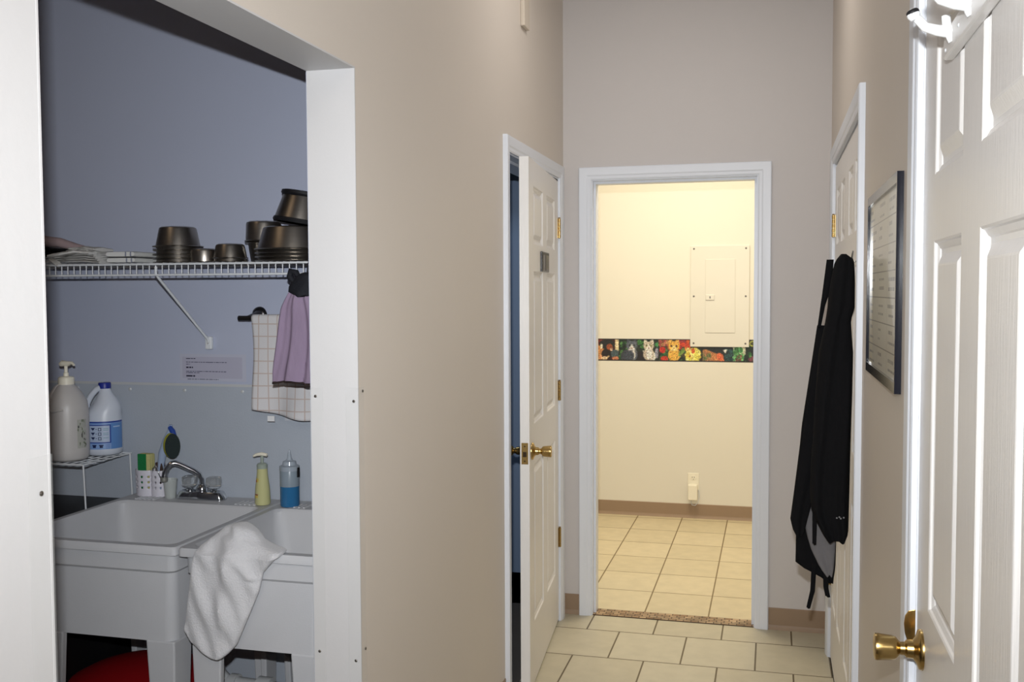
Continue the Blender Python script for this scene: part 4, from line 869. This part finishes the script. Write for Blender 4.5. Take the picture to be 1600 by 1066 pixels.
# ------------------------------------------------------------------ apron on the closet door
ap = thing('black_apron', 'long black apron with grey lining hanging on the closet door', 'apron', (.21, 3.10, 1.62))
F_ = [(1.623, 0.19, 0.204), (1.614, 0.181, 0.222), (1.594, 0.171, 0.227), (1.543, 0.162, 0.229), (1.500, .156, .229), (1.466, 0.154, 0.229), (1.43, 0.149, 0.219), (1.337, 0.131, 0.226), (1.208, 0.122, 0.225), (1.098, 0.118, 0.223), (1.018, 0.112, 0.222), (0.923, 0.110, 0.221), (0.867, 0.115, 0.220), (0.805, 0.145, 0.219), (0.786, 0.158, 0.212)]
mb = MB(); bulk(mb, [r + (3.070,) for r in F_], 60, 48, .040, folds=4, amp=.010, seed=1); mb.build('front_panel', BLACKC, ap, smooth=70)
S_ = [(1.414, 0.128, 0.165), (1.281, 0.110, 0.172), (1.114, 0.087, 0.172), (1.054, 0.082, 0.173), (0.927, 0.068, 0.130), (0.825, 0.056, 0.105), (0.786, 0.066, 0.096), (0.778, 0.073, 0.09)]
mb = MB(); bulk(mb, [r + (3.125,) for r in S_], 40, 30, .018, folds=3, amp=.005, seed=2); mb.build('side_panel', BLACKC, ap, smooth=70)
mb = MB(); bulk(mb, [r + (3.085 + (1.61 - r[0]) * .1,) for r in [(1.608, .151, .171), (1.544, .144, .168), (1.50, .139, .158), (1.476, .136, .150), (1.408, .128, .138)]], 16, 16, .006, folds=2, amp=.001, seed=6); mb.build('neck_strap', BLACKC, ap, smooth=70)
L_ = [(1.105, 0.100, 0.155), (1.047, 0.092, 0.156), (0.99, 0.086, 0.156), (0.931, 0.082, 0.175), (0.855, 0.090, 0.186), (0.777, 0.105, 0.189), (0.731, 0.119, 0.187), (0.681, 0.143, 0.184), (0.659, 0.160, 0.180)]
mb = MB(); bulk(mb, [r + (3.135,) for r in L_], 30, 30, .010, folds=3, amp=.004, seed=4); mb.build('grey_lining', GREYC, ap, smooth=70)
B_ = [(1.161, 0.108, 0.192), (0.928, 0.077, 0.200), (0.778, 0.074, 0.192), (0.677, 0.073, 0.190), (0.661, 0.12, 0.187), (0.632, 0.172, 0.184)]
mb = MB(); bulk(mb, [r + (3.158,) for r in B_], 30, 30, .010, folds=3, amp=.004, seed=7); mb.build('back_panel', BLACKC, ap, smooth=70)
for R_, y in (([(0.875, 0.117, 0.131), (0.773, 0.118, 0.129)], 3.052), ([(0.69, 0.12, 0.135), (0.607, 0.117, 0.131), (0.552, 0.106, 0.117)], 3.145), ([(0.67, 0.153, 0.172), (0.619, 0.155, 0.17), (0.591, 0.161, 0.176)], 3.145)):
    mb = MB(); bulk(mb, [r + (y,) for r in R_], 14, 12, .003, folds=1, amp=.001, seed=9); mb.build('tie_strap', BLACKC, ap, smooth=70)
for k, (x, z) in enumerate(((.182, .858), (.189, .861), (.193, .857), (.201, .860))): MB().box((x, 3.0205, z), (x + .004, 3.0225, z + .004)).build('label_print', mat('grey_print', (120, 120, 122), .6), ap)
dh = thing('door_hook', 'small chrome hook on the closet door holding the black apron', 'hook', (XR - .002, 3.07, 1.60))
MB().box((XR - .004, 3.060, 1.585), (XR, 3.080, 1.635)).build('hook_plate', CHROME, dh, bevel=.001)
MB().tube([(XR - .003, 3.07, 1.605), (XR - .016, 3.07, 1.598), (XR - .020, 3.066, 1.612), (XR - .018, 3.062, 1.632)], .0025, 10).build('hook_wire', CHROME, dh, smooth=60)
